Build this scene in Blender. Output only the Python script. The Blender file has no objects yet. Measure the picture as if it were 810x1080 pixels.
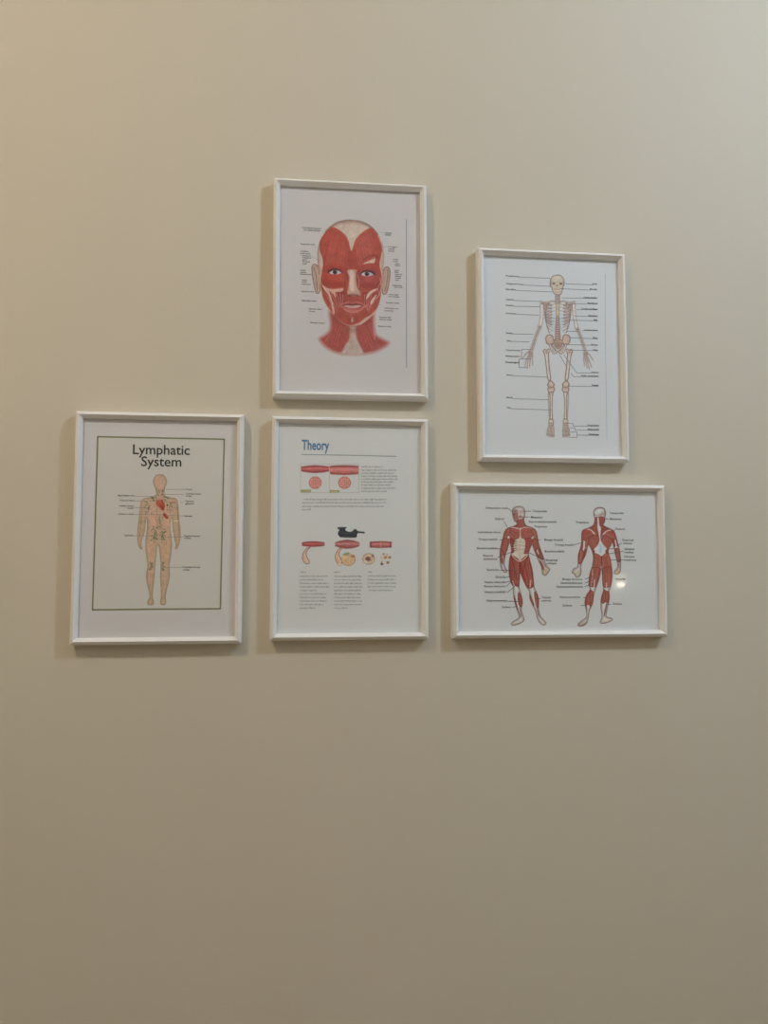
import bpy, math, random
import numpy as np

random.seed(7)
scene = bpy.context.scene
COL = scene.collection

# ------------------------------------------------------------------ camera
# world: X right along the picture wall, Y into the wall, Z up, floor at z = 0
EYE = 1.50                      # camera height above the floor
CAM_D = 1.5268                  # camera to the plane of the frame fronts (y = 0)
YAW, PITCH, ROLL = 0.10983, 0.06607, -0.00037
F_PX, PW, PH = 811.0, 810.0, 1080.0
cy_, sy_, cp_, sp_ = math.cos(YAW), math.sin(YAW), math.cos(PITCH), math.sin(PITCH)
FWD = np.array([sy_*cp_, cy_*cp_, sp_])
_r = np.array([cy_, -sy_, 0.0]); _u = np.cross(_r, FWD)
RGT = math.cos(ROLL)*_r + math.sin(ROLL)*_u
UPV = -math.sin(ROLL)*_r + math.cos(ROLL)*_u
CAMPOS = np.array([0.0, -CAM_D, EYE])
cam_d = bpy.data.cameras.new('camera')
cam = bpy.data.objects.new('camera', cam_d); COL.objects.link(cam)
from mathutils import Matrix, Vector
cam.matrix_world = Matrix(((RGT[0], UPV[0], -FWD[0], 0.0), (RGT[1], UPV[1], -FWD[1], -CAM_D),
                           (RGT[2], UPV[2], -FWD[2], EYE), (0, 0, 0, 1)))
cam_d.sensor_fit = 'VERTICAL'; cam_d.sensor_height = 24.0
cam_d.lens = 24.0*F_PX/PH
cam_d.clip_start = 0.02
scene.camera = cam

# ------------------------------------------------------------------ world, exposure
world = bpy.data.worlds.new('world'); scene.world = world
world.use_nodes = True
world.node_tree.nodes['Background'].inputs[0].default_value = (0.9, 0.95, 1.0, 1)
world.node_tree.nodes['Background'].inputs[1].default_value = 0.0
vs = scene.view_settings
vs.view_transform = 'Standard'; vs.look = 'None'; vs.gamma = 1.0; vs.use_curve_mapping = False
vs.exposure = -0.02

# ------------------------------------------------------------------ ceiling lamps (light only; fixtures below)
CEIL = 3.20
WALL_Y = 0.029                  # wall surface, frames stand 29 mm proud of it
# x, y, power, colour, globe diameter : the first two make the two sets of picture shadows, the last two are unseen lamps added as ambient fill
LAMPS = [(1.63, -1.46, 385.0, (0.66, 0.80, 0.97), 0.10),
         (-1.05, -1.55, 345.0, (1.00, 0.81, 0.60), 0.13),
         (2.30, -3.10, 85.0, (0.80, 0.95, 1.00), 0.14),
         (-0.95, -3.10, 85.0, (0.80, 0.95, 1.00), 0.14)]
GLOBE_Z = CEIL-0.075            # centre of each surface-mounted opal globe
for lx, ly, pw, lc, ld in LAMPS:
    L = bpy.data.lights.new('globe_lamp', 'POINT'); L.shadow_soft_size = ld/2+0.002
    L.energy = pw; L.color = lc
    o = bpy.data.objects.new('globe_lamp', L); COL.objects.link(o)
    o.location = (lx, ly, GLOBE_Z)

# ------------------------------------------------------------------ colour and pixel helpers
def lin(c):
    c = np.asarray(c, dtype=np.float64)/255.0
    return np.where(c <= 0.04045, c/12.92, ((c+0.055)/1.055)**2.4)
def hit(px, py, y):
    """point on the plane Y = y that photo pixel (px, py) looks at"""
    px = np.asarray(px, dtype=np.float64); py = np.asarray(py, dtype=np.float64)
    d = FWD + ((px-PW/2)/F_PX)[..., None]*RGT - ((py-PH/2)/F_PX)[..., None]*UPV
    t = (y-CAMPOS[1])/d[..., 1]
    return CAMPOS + d*t[..., None]

# ------------------------------------------------------------------ materials
def new_mat(name):
    m = bpy.data.materials.new(name); m.use_nodes = True
    nt = m.node_tree
    return m, nt, nt.nodes['Principled BSDF']
def plain(name, rgb, rough=0.6, spec=0.5):
    m, nt, b = new_mat(name)
    b.inputs['Base Color'].default_value = (*rgb, 1); b.inputs['Roughness'].default_value = rough
    b.inputs['Specular IOR Level'].default_value = spec
    return m
def noisy(name, rgb, rough, scale, amount, bump, bscale, spec=0.4):
    m, nt, b = new_mat(name)
    N, Lk = nt.nodes, nt.links
    tc = N.new('ShaderNodeTexCoord')
    n1 = N.new('ShaderNodeTexNoise'); n1.inputs['Scale'].default_value = scale; n1.inputs['Detail'].default_value = 5
    Lk.new(tc.outputs['Object'], n1.inputs['Vector'])
    mr = N.new('ShaderNodeMapRange'); mr.inputs[3].default_value = 1-amount; mr.inputs[4].default_value = 1+amount
    Lk.new(n1.outputs['Fac'], mr.inputs[0])
    mx = N.new('ShaderNodeMix'); mx.data_type = 'RGBA'; mx.blend_type = 'MULTIPLY'; mx.inputs[0].default_value = 1
    mx.inputs[6].default_value = (*rgb, 1); Lk.new(mr.outputs[0], mx.inputs[7])
    Lk.new(mx.outputs[2], b.inputs['Base Color'])
    n2 = N.new('ShaderNodeTexNoise'); n2.inputs['Scale'].default_value = bscale; n2.inputs['Detail'].default_value = 3
    Lk.new(tc.outputs['Object'], n2.inputs['Vector'])
    bp = N.new('ShaderNodeBump'); bp.inputs['Strength'].default_value = bump; bp.inputs['Distance'].default_value = 0.001
    Lk.new(n2.outputs['Fac'], bp.inputs['Height']); Lk.new(bp.outputs[0], b.inputs['Normal'])
    b.inputs['Roughness'].default_value = rough; b.inputs['Specular IOR Level'].default_value = spec
    return m
def emis(name, rgb, strength):
    m, nt, b = new_mat(name)
    b.inputs['Base Color'].default_value = (0.8, 0.8, 0.8, 1)
    b.inputs['Emission Color'].default_value = (*rgb, 1); b.inputs['Emission Strength'].default_value = strength
    return m
def glass_mat(name):
    m = bpy.data.materials.new(name); m.use_nodes = True
    nt = m.node_tree; N, Lk = nt.nodes, nt.links
    N.remove(N['Principled BSDF']); out = N['Material Output']
    # Schlick reflectance, the same from both sides of the thin sheet
    ge = N.new('ShaderNodeNewGeometry'); dt = N.new('ShaderNodeVectorMath'); dt.operation = 'DOT_PRODUCT'
    Lk.new(ge.outputs['Incoming'], dt.inputs[0]); Lk.new(ge.outputs['Normal'], dt.inputs[1])
    def mth(op, x, y=None):
        n = N.new('ShaderNodeMath'); n.operation = op
        for i, q in enumerate((x, y)):
            if q is None: continue
            if isinstance(q, (int, float)): n.inputs[i].default_value = q
            else: Lk.new(q, n.inputs[i])
        return n.outputs[0]
    om = mth('SUBTRACT', 1.0, mth('ABSOLUTE', dt.outputs['Value']))
    fr_out = mth('ADD', mth('MULTIPLY', mth('POWER', om, 5.0), 0.965), 0.035)
    tr = N.new('ShaderNodeBsdfTransparent'); tr.inputs[0].default_value = (0.985, 0.99, 0.985, 1)
    gl = N.new('ShaderNodeBsdfGlossy'); gl.inputs['Roughness'].default_value = 0.035
    tc = N.new('ShaderNodeTexCoord'); mp = N.new('ShaderNodeMapping')
    mp.inputs['Scale'].default_value = (3.0, 1.0, 26.0); Lk.new(tc.outputs['Object'], mp.inputs[0])
    nz = N.new('ShaderNodeTexNoise'); nz.inputs['Scale'].default_value = 1.0; nz.inputs['Detail'].default_value = 1.0
    Lk.new(mp.outputs[0], nz.inputs['Vector'])
    bp = N.new('ShaderNodeBump'); bp.inputs['Strength'].default_value = 0.10; bp.inputs['Distance'].default_value = 0.0005
    Lk.new(nz.outputs['Fac'], bp.inputs['Height']); Lk.new(bp.outputs[0], gl.inputs['Normal'])
    mx = N.new('ShaderNodeMixShader')
    Lk.new(fr_out, mx.inputs[0]); Lk.new(tr.outputs[0], mx.inputs[1]); Lk.new(gl.outputs[0], mx.inputs[2])
    Lk.new(mx.outputs[0], out.inputs['Surface'])
    return m
def print_mat(name, rough=0.75):
    m, nt, b = new_mat(name)
    at = nt.nodes.new('ShaderNodeAttribute'); at.attribute_name = 'ink'
    nt.links.new(at.outputs['Color'], b.inputs['Base Color'])
    b.inputs['Roughness'].default_value = rough; b.inputs['Specular IOR Level'].default_value = 0.2
    return m

M_WALL = noisy('wall_paint', (0.655, 0.602, 0.495), 0.75, 3.0, 0.012, 0.12, 260.0, 0.25)
M_CEIL = noisy('ceiling_paint', (0.74, 0.74, 0.73), 0.9, 2.0, 0.01, 0.1, 200.0, 0.2)
M_FLOOR = noisy('floor_laminate', (0.36, 0.27, 0.18), 0.5, 6.0, 0.12, 0.1, 60.0, 0.3)
M_FRAME = noisy('white_frame_foil', (0.90, 0.895, 0.885), 0.30, 40.0, 0.01, 0.04, 300.0, 0.5)
M_BACK = plain('hardboard', (0.30, 0.21, 0.13), 0.8, 0.2)
M_GLASS = glass_mat('clear_glazing')
M_INK = print_mat('printed_ink')
M_TRIM = plain('white_metal', (0.8, 0.8, 0.79), 0.4, 0.5)

# ------------------------------------------------------------------ mesh helpers
def mesh_obj(name, verts, faces, mat, parent=None, smooth=False):
    me = bpy.data.meshes.new(name)
    me.from_pydata([tuple(map(float, v)) for v in verts], [], faces)
    me.update()
    if mat: me.materials.append(mat)
    if smooth:
        for p in me.polygons: p.use_smooth = True
    o = bpy.data.objects.new(name, me); COL.objects.link(o)
    if parent: attach(o, parent)
    return o
def attach(o, parent):
    """parent with the child's vertices already in world coordinates"""
    o.parent = parent
    w = Vector((0, 0, 0)); p = parent
    while p is not None:
        w += p.location; p = p.parent
    o.location = -w if parent.parent is None else (0, 0, 0)
    if parent.parent is not None: o.location = (0, 0, 0)
def box_vf(x0, x1, y0, y1, z0, z1):
    v = [(x, y, z) for x in (x0, x1) for y in (y0, y1) for z in (z0, z1)]
    f = [(0, 1, 3, 2), (4, 6, 7, 5), (0, 4, 5, 1), (2, 3, 7, 6), (0, 2, 6, 4), (1, 5, 7, 3)]
    return v, f
def box(name, b, mat, parent=None):
    v, f = box_vf(*b); return mesh_obj(name, v, f, mat, parent)
def empty(name, loc, label, cat, group=None):
    o = bpy.data.objects.new(name, None); COL.objects.link(o); o.location = loc; o.empty_display_size = 0.05
    o['label'] = label; o['category'] = cat
    if group: o['group'] = group
    return o
def structure(o, label, cat):
    o['kind'] = 'structure'; o['label'] = label; o['category'] = cat
    return o

# ------------------------------------------------------------------ the room
RX0, RX1, RY0 = -2.30, 3.30, -4.60
T = 0.12
structure(box('wall_back', (RX0-T, RX1+T, WALL_Y, WALL_Y+T, 0, CEIL), M_WALL), 'plain warm beige painted wall that the framed posters hang on', 'wall')
structure(box('wall_left', (RX0-T, RX0, RY0, WALL_Y, 0, CEIL), M_WALL), 'plain beige side wall left of the posters, out of view', 'wall')
structure(box('wall_right', (RX1, RX1+T, RY0, WALL_Y, 0, CEIL), M_WALL), 'plain beige side wall right of the posters, out of view', 'wall')
structure(box('wall_front', (RX0-T, RX1+T, RY0-T, RY0, 0, CEIL), M_WALL), 'plain beige wall behind the camera, out of view', 'wall')
structure(box('floor', (RX0-T, RX1+T, RY0-T, WALL_Y+T, -0.1, 0), M_FLOOR), 'brown wooden floor below the picture, out of view', 'floor')
structure(box('ceiling', (RX0-T, RX1+T, RY0-T, WALL_Y+T, CEIL, CEIL+0.1), M_CEIL), 'white ceiling above the picture, out of view', 'ceiling')

def disc_lathe(profile, cx, cy, cz, n=40):
    v, f = [], []
    for r, z in profile:
        for k in range(n):
            a = 2*math.pi*k/n; v.append((cx+r*math.cos(a), cy+r*math.sin(a), cz+z))
    for i in range(len(profile)-1):
        for k in range(n):
            k2 = (k+1) % n; f.append((i*n+k, i*n+k2, (i+1)*n+k2, (i+1)*n+k))
    return v, f
LAMP_NAMES = ['cool white globe lamp on the ceiling, right of the posters', 'warm yellow globe lamp on the ceiling, left of the posters',
              'unseen globe lamp added for ambient fill, on the ceiling behind the camera on the right', 'unseen globe lamp added for ambient fill, on the ceiling behind the camera on the left']
for (lx, ly, pw, lc, ld), lab in zip(LAMPS, LAMP_NAMES):
    e = empty('ceiling_lamp', (lx, ly, CEIL), lab, 'ceiling light', 'ceiling globe lamps')
    v, f = disc_lathe([(0.0005, -0.022), (0.045, -0.022), (0.055, -0.016), (0.058, 0.0), (0.0005, 0.0)], lx, ly, CEIL)
    mesh_obj('ceiling_rose', v, f, M_TRIM, e, True)
    r = ld*0.5-0.003
    v, f = disc_lathe([(max(0.0005, r*math.sin(t)), GLOBE_Z-CEIL+r*math.cos(t)) for t in np.linspace(0.0, math.pi, 17)], lx, ly, CEIL, 28)
    mesh_obj('globe', v, f, emis('globe_glow', lc, 6.0), e, True)

# ------------------------------------------------------------------ small wall lamp behind the camera (seen mirrored in one glazing)
LP = np.array([0.6615, 0, EYE-0.0398]) + np.array([0.41763, -0.96388, -0.02514])*((-RY0-0.07)/0.96388)
lxs, lzs = float(LP[0]), float(LP[2])
wl = empty('wall_lamp', (lxs, RY0, lzs-0.09), 'small glowing wall lamp behind the camera, mirrored in the muscle chart glazing', 'wall lamp')
box('back_plate', (lxs-0.05, lxs+0.05, RY0, RY0+0.015, lzs-0.09, lzs+0.09), M_TRIM, wl)
box('arm', (lxs-0.008, lxs+0.008, RY0+0.015, RY0+0.05, lzs-0.05, lzs-0.034), M_TRIM, wl)
def tapered(name, w0, w1, z0, z1, mat):
    yc = RY0+0.07
    v = [(lxs+sx*w0, yc+sy*w0*0.5, lzs+z0) for sx, sy in ((-1, -1), (1, -1), (1, 1), (-1, 1))]
    v += [(lxs+sx*w1, yc+sy*w1*0.5, lzs+z1) for sx, sy in ((-1, -1), (1, -1), (1, 1), (-1, 1))]
    f = [(3, 2, 1, 0), (4, 5, 6, 7)] + [(i, (i+1) % 4, (i+1) % 4+4, i+4) for i in range(4)]
    return mesh_obj(name, v, f, mat, wl)
tapered('lamp_shade', 0.038, 0.038, -0.005, 0.07, emis('shade_glow', (1.0, 0.80, 0.50), 2.2))
tapered('bulb', 0.018, 0.028, -0.045, -0.006, emis('bulb_glow', (1.0, 0.88, 0.66), 18.0))

# ------------------------------------------------------------------ frames
PAPER_Y = WALL_Y-0.0140         # front of the paper
GLASS_Y = PAPER_Y-0.0030
# profile: u inward from the outer edge, v out from the wall
PROF = [(0.0, 0.0005), (0.0, 0.0222), (0.0010, 0.0238), (0.0058, 0.0285), (0.0065, 0.0290), (0.0072, 0.0285),
        (0.0118, 0.0222), (0.0130, 0.0208), (0.0130, 0.0140), (0.0095, 0.0140), (0.0095, 0.0005)]
def picture_frame(cx, cz, tilt, w, h, label, paper_rgb):
    k = 1.0045                  # sizes were measured at the ridge; the outer edge lies 6.5 mm further back
    cx, cz, w, h = cx*k, cz*k+EYE, w*k, h*k
    e = empty('picture_frame', (cx, WALL_Y, cz-h/2), label, 'framed poster', 'white framed anatomy posters on the wall')
    ct, st = math.cos(tilt), math.sin(tilt)
    def W(x, z, v): return (cx+ct*x-st*z, WALL_Y-v, cz+st*x+ct*z)
    hw, hh = w/2, h/2
    corners = [(-1, 1), (1, 1), (1, -1), (-1, -1)]
    for i in range(4):
        a, b = corners[i], corners[(i+1) % 4]
        vs_, fs = [], []
        for (sx, sz) in (a, b):
            for u, v in PROF:
                vs_.append(W(sx*(hw-u), sz*(hh-u), v))
        n = len(PROF)
        for k in range(n):
            k2 = (k+1) % n; fs.append((k, k2, n+k2, n+k))
        fs.append(tuple(range(n-1, -1, -1))); fs.append(tuple(range(n, 2*n)))
        mesh_obj('rail', vs_, fs, M_FRAME, e)
    def slab(name, inset, v0, v1, mat, parent):
        x, z = hw-inset, hh-inset
        pts = [W(-x, -z, v0), W(x, -z, v0), W(x, z, v0), W(-x, z, v0), W(-x, -z, v1), W(x, -z, v1), W(x, z, v1), W(-x, z, v1)]
        f = [(0, 1, 2, 3), (7, 6, 5, 4), (0, 4, 5, 1), (1, 5, 6, 2), (2, 6, 7, 3), (3, 7, 4, 0)]
        return mesh_obj(name, pts, f, mat, parent)
    slab('backing_board', 0.0098, 0.006, 0.0130, M_BACK, e)
    pm = noisy('poster_paper', paper_rgb, 0.8, 9.0, 0.008, 0.0, 50.0, 0.2)
    sheet = slab('poster_sheet', 0.0098, 0.0132, WALL_Y-PAPER_Y, pm, e)
    slab('glass_pane', 0.0132, WALL_Y-GLASS_Y-0.0008, WALL_Y-GLASS_Y+0.0008, M_GLASS, e)
    return e, sheet

# ------------------------------------------------------------------ printing: shapes of flat ink on the sheet
INK1, INK2, INK3 = PAPER_Y-0.00012, PAPER_Y-0.00022, PAPER_Y-0.00032
class Sheet:
    """seen: photo colour of the bare paper there; alb: its reflectance. Ink colours are given as seen in the photo."""
    def __init__(s, obj, seen, alb, gain=(1, 1, 1)):
        s.o, s.seen, s.alb, s.gain = obj, lin(seen), np.array(alb), np.array(gain)
    def ink(s, c):
        return np.clip(lin(np.array(c)*s.gain)/s.seen*s.alb, 0.004, 0.95)
def set_ink(me, arr):
    a = me.color_attributes.new('ink', 'FLOAT_COLOR', 'POINT')
    buf = np.ones((len(arr), 4), np.float32); buf[:, :3] = arr
    a.data.foreach_set('color', buf.ravel())
def print_mesh(name, verts, faces, cols, sheet):
    o = mesh_obj(name, verts, faces, M_INK, sheet.o)
    set_ink(o.data, np.asarray(cols, dtype=np.float32))
    return o

def lines(name, sheet, segs, color, wpx=0.6, y=INK2, T=None):
    """segs: polylines in pixels, each a thin printed line; one mesh"""
    for seg in segs:
        V, F = [], []
        pts = np.array([T(*p) if T else p for p in seg], dtype=np.float64)
        P = hit(pts[:, 0], pts[:, 1], y)
        wd = wpx*0.00195/2
        for i in range(len(P)-1):
            d = P[i+1]-P[i]; d /= np.linalg.norm(d)+1e-9
            n = np.array([-d[2], 0, d[0]])*wd
            b = len(V); a0 = P[i]-d*wd*0.5; a1 = P[i+1]+d*wd*0.5
            V += [a0-n, a1-n, a1+n, a0+n]; F.append((b, b+1, b+2, b+3))
        print_mesh(name, V, F, np.tile(sheet.ink(color), (len(V), 1)), sheet)

_glyph_cache = {}
def glyphs(s, bold):
    key = (s, bold)
    if key not in _glyph_cache:
        cu = bpy.data.curves.new('t', 'FONT'); cu.body = s; cu.size = 1.0; cu.resolution_u = 3; cu.offset = bold
        ob = bpy.data.objects.new('t', cu); COL.objects.link(ob)
        dg = bpy.context.evaluated_depsgraph_get(); ev = ob.evaluated_get(dg); me = ev.to_mesh()
        v = np.array([tuple(p.co)[:2] for p in me.vertices]).reshape(-1, 2); f = [tuple(p.vertices) for p in me.polygons]
        ev.to_mesh_clear(); bpy.data.objects.remove(ob); bpy.data.curves.remove(cu)
        _glyph_cache[key] = (v, f)
    return _glyph_cache[key]
def texts(name, sheet, items, color, cap_px, bold=0.0, T=None, y=INK2):
    """items: (string, x_left, x_right, baseline) in pixels of T; letters become one printed mesh"""
    for s, x0, x1, yb in items:
        V, F = [], []
        gv, gf = glyphs(s, bold)
        if not len(gv): continue
        a = T(x0, yb) if T else (x0, yb); b = T(x1, yb) if T else (x1, yb)
        A = hit(a[0], a[1], y); B = hit(b[0], b[1], y)
        wid = abs(B[0]-A[0]); zb = (A[2]+B[2])/2
        mn, mxx = gv[:, 0].min(), gv[:, 0].max()
        sx = wid/(mxx-mn); sz = cap_px*0.00195/0.70
        k = len(V)
        for g in gv: V.append((A[0]+(g[0]-mn)*sx, y, zb+g[1]*sz))
        F += [tuple(i+k for i in f) for f in gf]
        print_mesh(name, V, F, np.tile(sheet.ink(color), (len(V), 1)), sheet)
def greek(name, sheet, rows, color, h_px, T=None, y=INK2, seed=1, dens=0.82):
    """lines of body text too small to read: word-long rows of letter-sized ink"""
    rnd = random.Random(seed); V, F = [], []
    for x0, x1, yy in rows:
        a = T(x0, yy) if T else (x0, yy); b = T(x1, yy) if T else (x1, yy)
        x = a[0]; yp = a[1]; sl = (b[1]-a[1])/max(1e-6, b[0]-a[0]); nl = rnd.randint(2, 8)
        while x < b[0]:
            if nl == 0:
                x += 0.75; nl = rnd.randint(2, 9); continue
            w = rnd.uniform(0.40, 0.66)*dens; up = h_px*rnd.choice((0.62, 0.62, 0.62, 1.0)); dn = rnd.choice((0, 0, 0, 0.25))*h_px
            yb = yp+(x-a[0])*sl
            P = hit(np.array([x, x+w, x+w, x]), np.array([yb+dn, yb+dn, yb-up, yb-up]), y)
            k = len(V); V += list(P); F.append((k, k+1, k+2, k+3)); x += w+0.16; nl -= 1
    o = print_mesh(name, V, F, np.tile(sheet.ink(color), (len(V), 1)), sheet)
    o['kind'] = 'stuff'
    return o

# ---- painter: an illustration is a fine grid of coloured cells cut to its outline
def spline(pts, closed=True, n=6):
    P = np.asarray(pts, dtype=np.float64)
    m = len(P)
    if m < 3: return P
    out = []
    rng = range(m if closed else m-1)
    for i in rng:
        if closed: p0, p1, p2, p3 = P[(i-1) % m], P[i], P[(i+1) % m], P[(i+2) % m]
        else: p0, p1, p2, p3 = P[max(i-1, 0)], P[i], P[i+1], P[min(i+2, m-1)]
        for k in range(n):
            t = k/n
            out.append(0.5*((2*p1)+(-p0+p2)*t+(2*p0-5*p1+4*p2-p3)*t*t+(-p0+3*p1-3*p2+p3)*t**3))
    if not closed: out.append(P[-1])
    return np.array(out)
class Canvas:
    def __init__(s, sheet, x0, y0, x1, y1, res, T):
        s.sh, s.x0, s.y0, s.res, s.T = sheet, x0, y0, res, T
        s.W, s.H = int((x1-x0)*res)+1, int((y1-y0)*res)+1
        s.xs = x0+np.arange(s.W)/res; s.ys = y0+np.arange(s.H)/res
        s.c = np.zeros((s.H, s.W, 3)); s.a = np.zeros((s.H, s.W))
        s.clip = None
        s.u = abs(T(1, 0)[0]-T(0, 0)[0])      # photo px per drawing unit
    def pts(s, p): return np.array([s.T(*q) for q in p], dtype=np.float64)
    def win(s, P, m):
        i0 = max(0, int((P[:, 0].min()-m-s.x0)*s.res)); i1 = min(s.W, int((P[:, 0].max()+m-s.x0)*s.res)+2)
        j0 = max(0, int((P[:, 1].min()-m-s.y0)*s.res)); j1 = min(s.H, int((P[:, 1].max()+m-s.y0)*s.res)+2)
        return slice(j0, max(j1, j0)), slice(i0, max(i1, i0))
    def blend(s, w, m, color, erase=False):
        if s.clip is not None: m = m*s.clip[w]
        col = np.array(color, dtype=np.float64)
        a = s.a[w]; na = m+a*(1-m)
        k = np.where(na > 1e-6, m/np.maximum(na, 1e-6), 0)[..., None]
        s.c[w] = s.c[w]*(1-k)+col*k
        s.a[w] = na
    def mask(s, pts, feather=0.35, smooth=True, closed=True):
        P = s.pts(pts)
        if smooth: P = spline(P, True)
        w = s.win(P, feather*2+0.5)
        X, Y = np.meshgrid(s.xs[w[1]], s.ys[w[0]])
        ins = np.zeros(X.shape, bool); d2 = np.full(X.shape, 1e9)
        Q = np.roll(P, -1, 0)
        for (ax, ay), (bx, by) in zip(P, Q):
            dx, dy = bx-ax, by-ay; L2 = dx*dx+dy*dy
            if L2 < 1e-12: continue
            t = np.clip(((X-ax)*dx+(Y-ay)*dy)/L2, 0, 1)
            d2 = np.minimum(d2, (X-ax-t*dx)**2+(Y-ay-t*dy)**2)
            if abs(dy) > 1e-9:
                ins ^= ((ay > Y) != (by > Y)) & (X < dx*(Y-ay)/dy+ax)
        d = np.sqrt(d2); sd = np.where(ins, d, -d)
        return w, np.clip(sd/(2*feather)+0.5, 0, 1)
    def poly(s, pts, color, alpha=1.0, feather=0.3, smooth=True, outline=None, ow=0.5):
        w, m = s.mask(pts, feather, smooth)
        s.blend(w, m*alpha, color)
        if outline: s.stroke(list(pts)+[pts[0]], outline, ow, alpha, smooth=smooth)
        return w, m
    def set_clip(s, pts, feather=0.3):
        w, m = s.mask(pts, feather); s.clip = np.zeros((s.H, s.W)); s.clip[w] = m
    def stroke(s, pts, color, width, alpha=1.0, feather=0.3, smooth=True, taper=None):
        """width in photo px; taper (start, end) multiplies it"""
        P = s.pts(pts)
        if smooth and len(P) > 2: P = spline(P, False, 5)
        w = s.win(P, width+feather*2)
        X, Y = np.meshgrid(s.xs[w[1]], s.ys[w[0]])
        if X.size == 0: return
        best = np.full(X.shape, -1e9); n = len(P)-1
        for i in range(n):
            (ax, ay), (bx, by) = P[i], P[i+1]
            dx, dy = bx-ax, by-ay; L2 = dx*dx+dy*dy
            if L2 < 1e-12: continue
            t = np.clip(((X-ax)*dx+(Y-ay)*dy)/L2, 0, 1)
            d = np.sqrt((X-ax-t*dx)**2+(Y-ay-t*dy)**2)
            hw = width/2
            if taper: hw = hw*(taper[0]+(taper[1]-taper[0])*(i+t)/n)
            best = np.maximum(best, hw-d)
        s.blend(w, np.clip(best/(2*feather)+0.5, 0, 1)*alpha, color)
    def blob(s, x, y, rx, ry, color, alpha=1.0, hard=1.0, rot=0.0):
        """soft ellipse; hard 1 = gaussian, larger = flatter with a crisper edge; radii in drawing units"""
        c = np.array(s.T(x, y)); rx, ry = rx*s.u, ry*s.u
        R_ = max(rx, ry)*2.2
        w = s.win(np.array([c]), R_)
        X, Y = np.meshgrid(s.xs[w[1]]-c[0], s.ys[w[0]]-c[1])
        if X.size == 0: return
        ca, sa = math.cos(rot), math.sin(rot)
        q = ((X*ca+Y*sa)/rx)**2+((-X*sa+Y*ca)/ry)**2
        s.blend(w, np.exp(-q**hard)*alpha, color)
    def ellipse(s, x, y, rx, ry, color, alpha=1.0, feather=0.3, rot=0.0, n=20):
        ca, sa = math.cos(rot), math.sin(rot)
        p = [(x+rx*math.cos(a)*ca-ry*math.sin(a)*sa, y+rx*math.cos(a)*sa+ry*math.sin(a)*ca) for a in np.linspace(0, 2*math.pi, n, endpoint=False)]
        s.poly(p, color, alpha, feather)
        return p
    def fibres(s, a, b, n, color, width, alpha, rnd, wob=0.0):
        """n thin strokes running from polyline a to polyline b (evenly between them)"""
        a = np.array(a, float); b = np.array(b, float)
        def at(p, t):
            t = t*(len(p)-1); i = min(int(t), len(p)-2); return p[i]+(p[i+1]-p[i])*(t-i)
        for k in range(n):
            t = (k+0.5)/n
            p, q = at(a, t), at(b, t)
            mid = (p+q)/2+np.array([rnd.uniform(-wob, wob), rnd.uniform(-wob, wob)])
            s.stroke([p, mid, q], color, width*1.35, min(1.0, 2.3*alpha*rnd.uniform(0.5, 1.0)), taper=(0.7, 0.7))
    def build(s, name, y=INK1, label=None):
        use = s.a > 0.02
        cell = use[:-1, :-1] | use[1:, :-1] | use[:-1, 1:] | use[1:, 1:]
        jj, ii = np.nonzero(cell)
        idx = np.full((s.H, s.W), -1, np.int64)
        need = np.zeros((s.H, s.W), bool)
        for dj, di in ((0, 0), (1, 0), (0, 1), (1, 1)): need[jj+dj, ii+di] = True
        nj, ni = np.nonzero(need); idx[nj, ni] = np.arange(len(nj))
        P = hit(s.xs[ni], s.ys[nj], y)
        al = s.a[nj, ni][:, None]
        rg = np.random.default_rng(s.W*7+s.H)
        mott = np.zeros((s.H, s.W))          # uneven print density
        for st, am in ((3, 0.020), (7, 0.022), (15, 0.018)):
            g = rg.normal(0, 1, (s.H//st+3, s.W//st+3)); yy = np.arange(s.H)/st; xx = np.arange(s.W)/st
            y0, x0 = yy.astype(int), xx.astype(int); fy, fx = (yy-y0)[:, None], (xx-x0)[None, :]
            mott += am*((g[y0][:, x0]*(1-fx)+g[y0][:, x0+1]*fx)*(1-fy)+(g[y0+1][:, x0]*(1-fx)+g[y0+1][:, x0+1]*fx)*fy)
        s.c *= (1+mott)[..., None]
        inkc = np.clip(lin(np.clip(s.c[nj, ni]*s.sh.gain, 0, 255))/s.sh.seen*s.sh.alb, 0.004, 0.95)
        colr = s.sh.alb*(1-al)+inkc*al
        F = np.stack([idx[jj+1, ii], idx[jj+1, ii+1], idx[jj, ii+1], idx[jj, ii]], 1)
        me = bpy.data.meshes.new(name)
        me.vertices.add(len(P)); me.vertices.foreach_set('co', P.astype(np.float32).ravel())
        me.loops.add(F.size); me.loops.foreach_set('vertex_index', F.astype(np.int32).ravel())
        me.polygons.add(len(F)); me.polygons.foreach_set('loop_start', np.arange(0, F.size, 4, dtype=np.int32))
        me.update(calc_edges=True); me.validate()
        me.materials.append(M_INK); set_ink(me, colr)
        o = bpy.data.objects.new(name, me); COL.objects.link(o); attach(o, s.sh.o)
        if label: o['label'] = label
        return o
def crop(ox, oy, s): return lambda x, y: (ox+x/s, oy+y/s)

# ================================================================== POSTER: face muscles
R1 = random.Random(3)
e, s_ = picture_frame(0.1011, 0.55476, 0.00397, 0.31353, 0.44988,
    'white framed portrait poster of a red face muscle chart, topmost on the wall', (0.79, 0.76, 0.79))
S = Sheet(s_, (181, 174, 168), (0.79, 0.76, 0.79), (0.925, 0.965, 1.03))
T = crop(310, 215, 6.0)
cv = Canvas(S, 325, 229, 416, 380, 4, T)
RED, DRED, PINK, TAN, BONE = (172, 76, 60), (132, 54, 46), (186, 104, 90), (190, 160, 132), (206, 182, 158)
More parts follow.
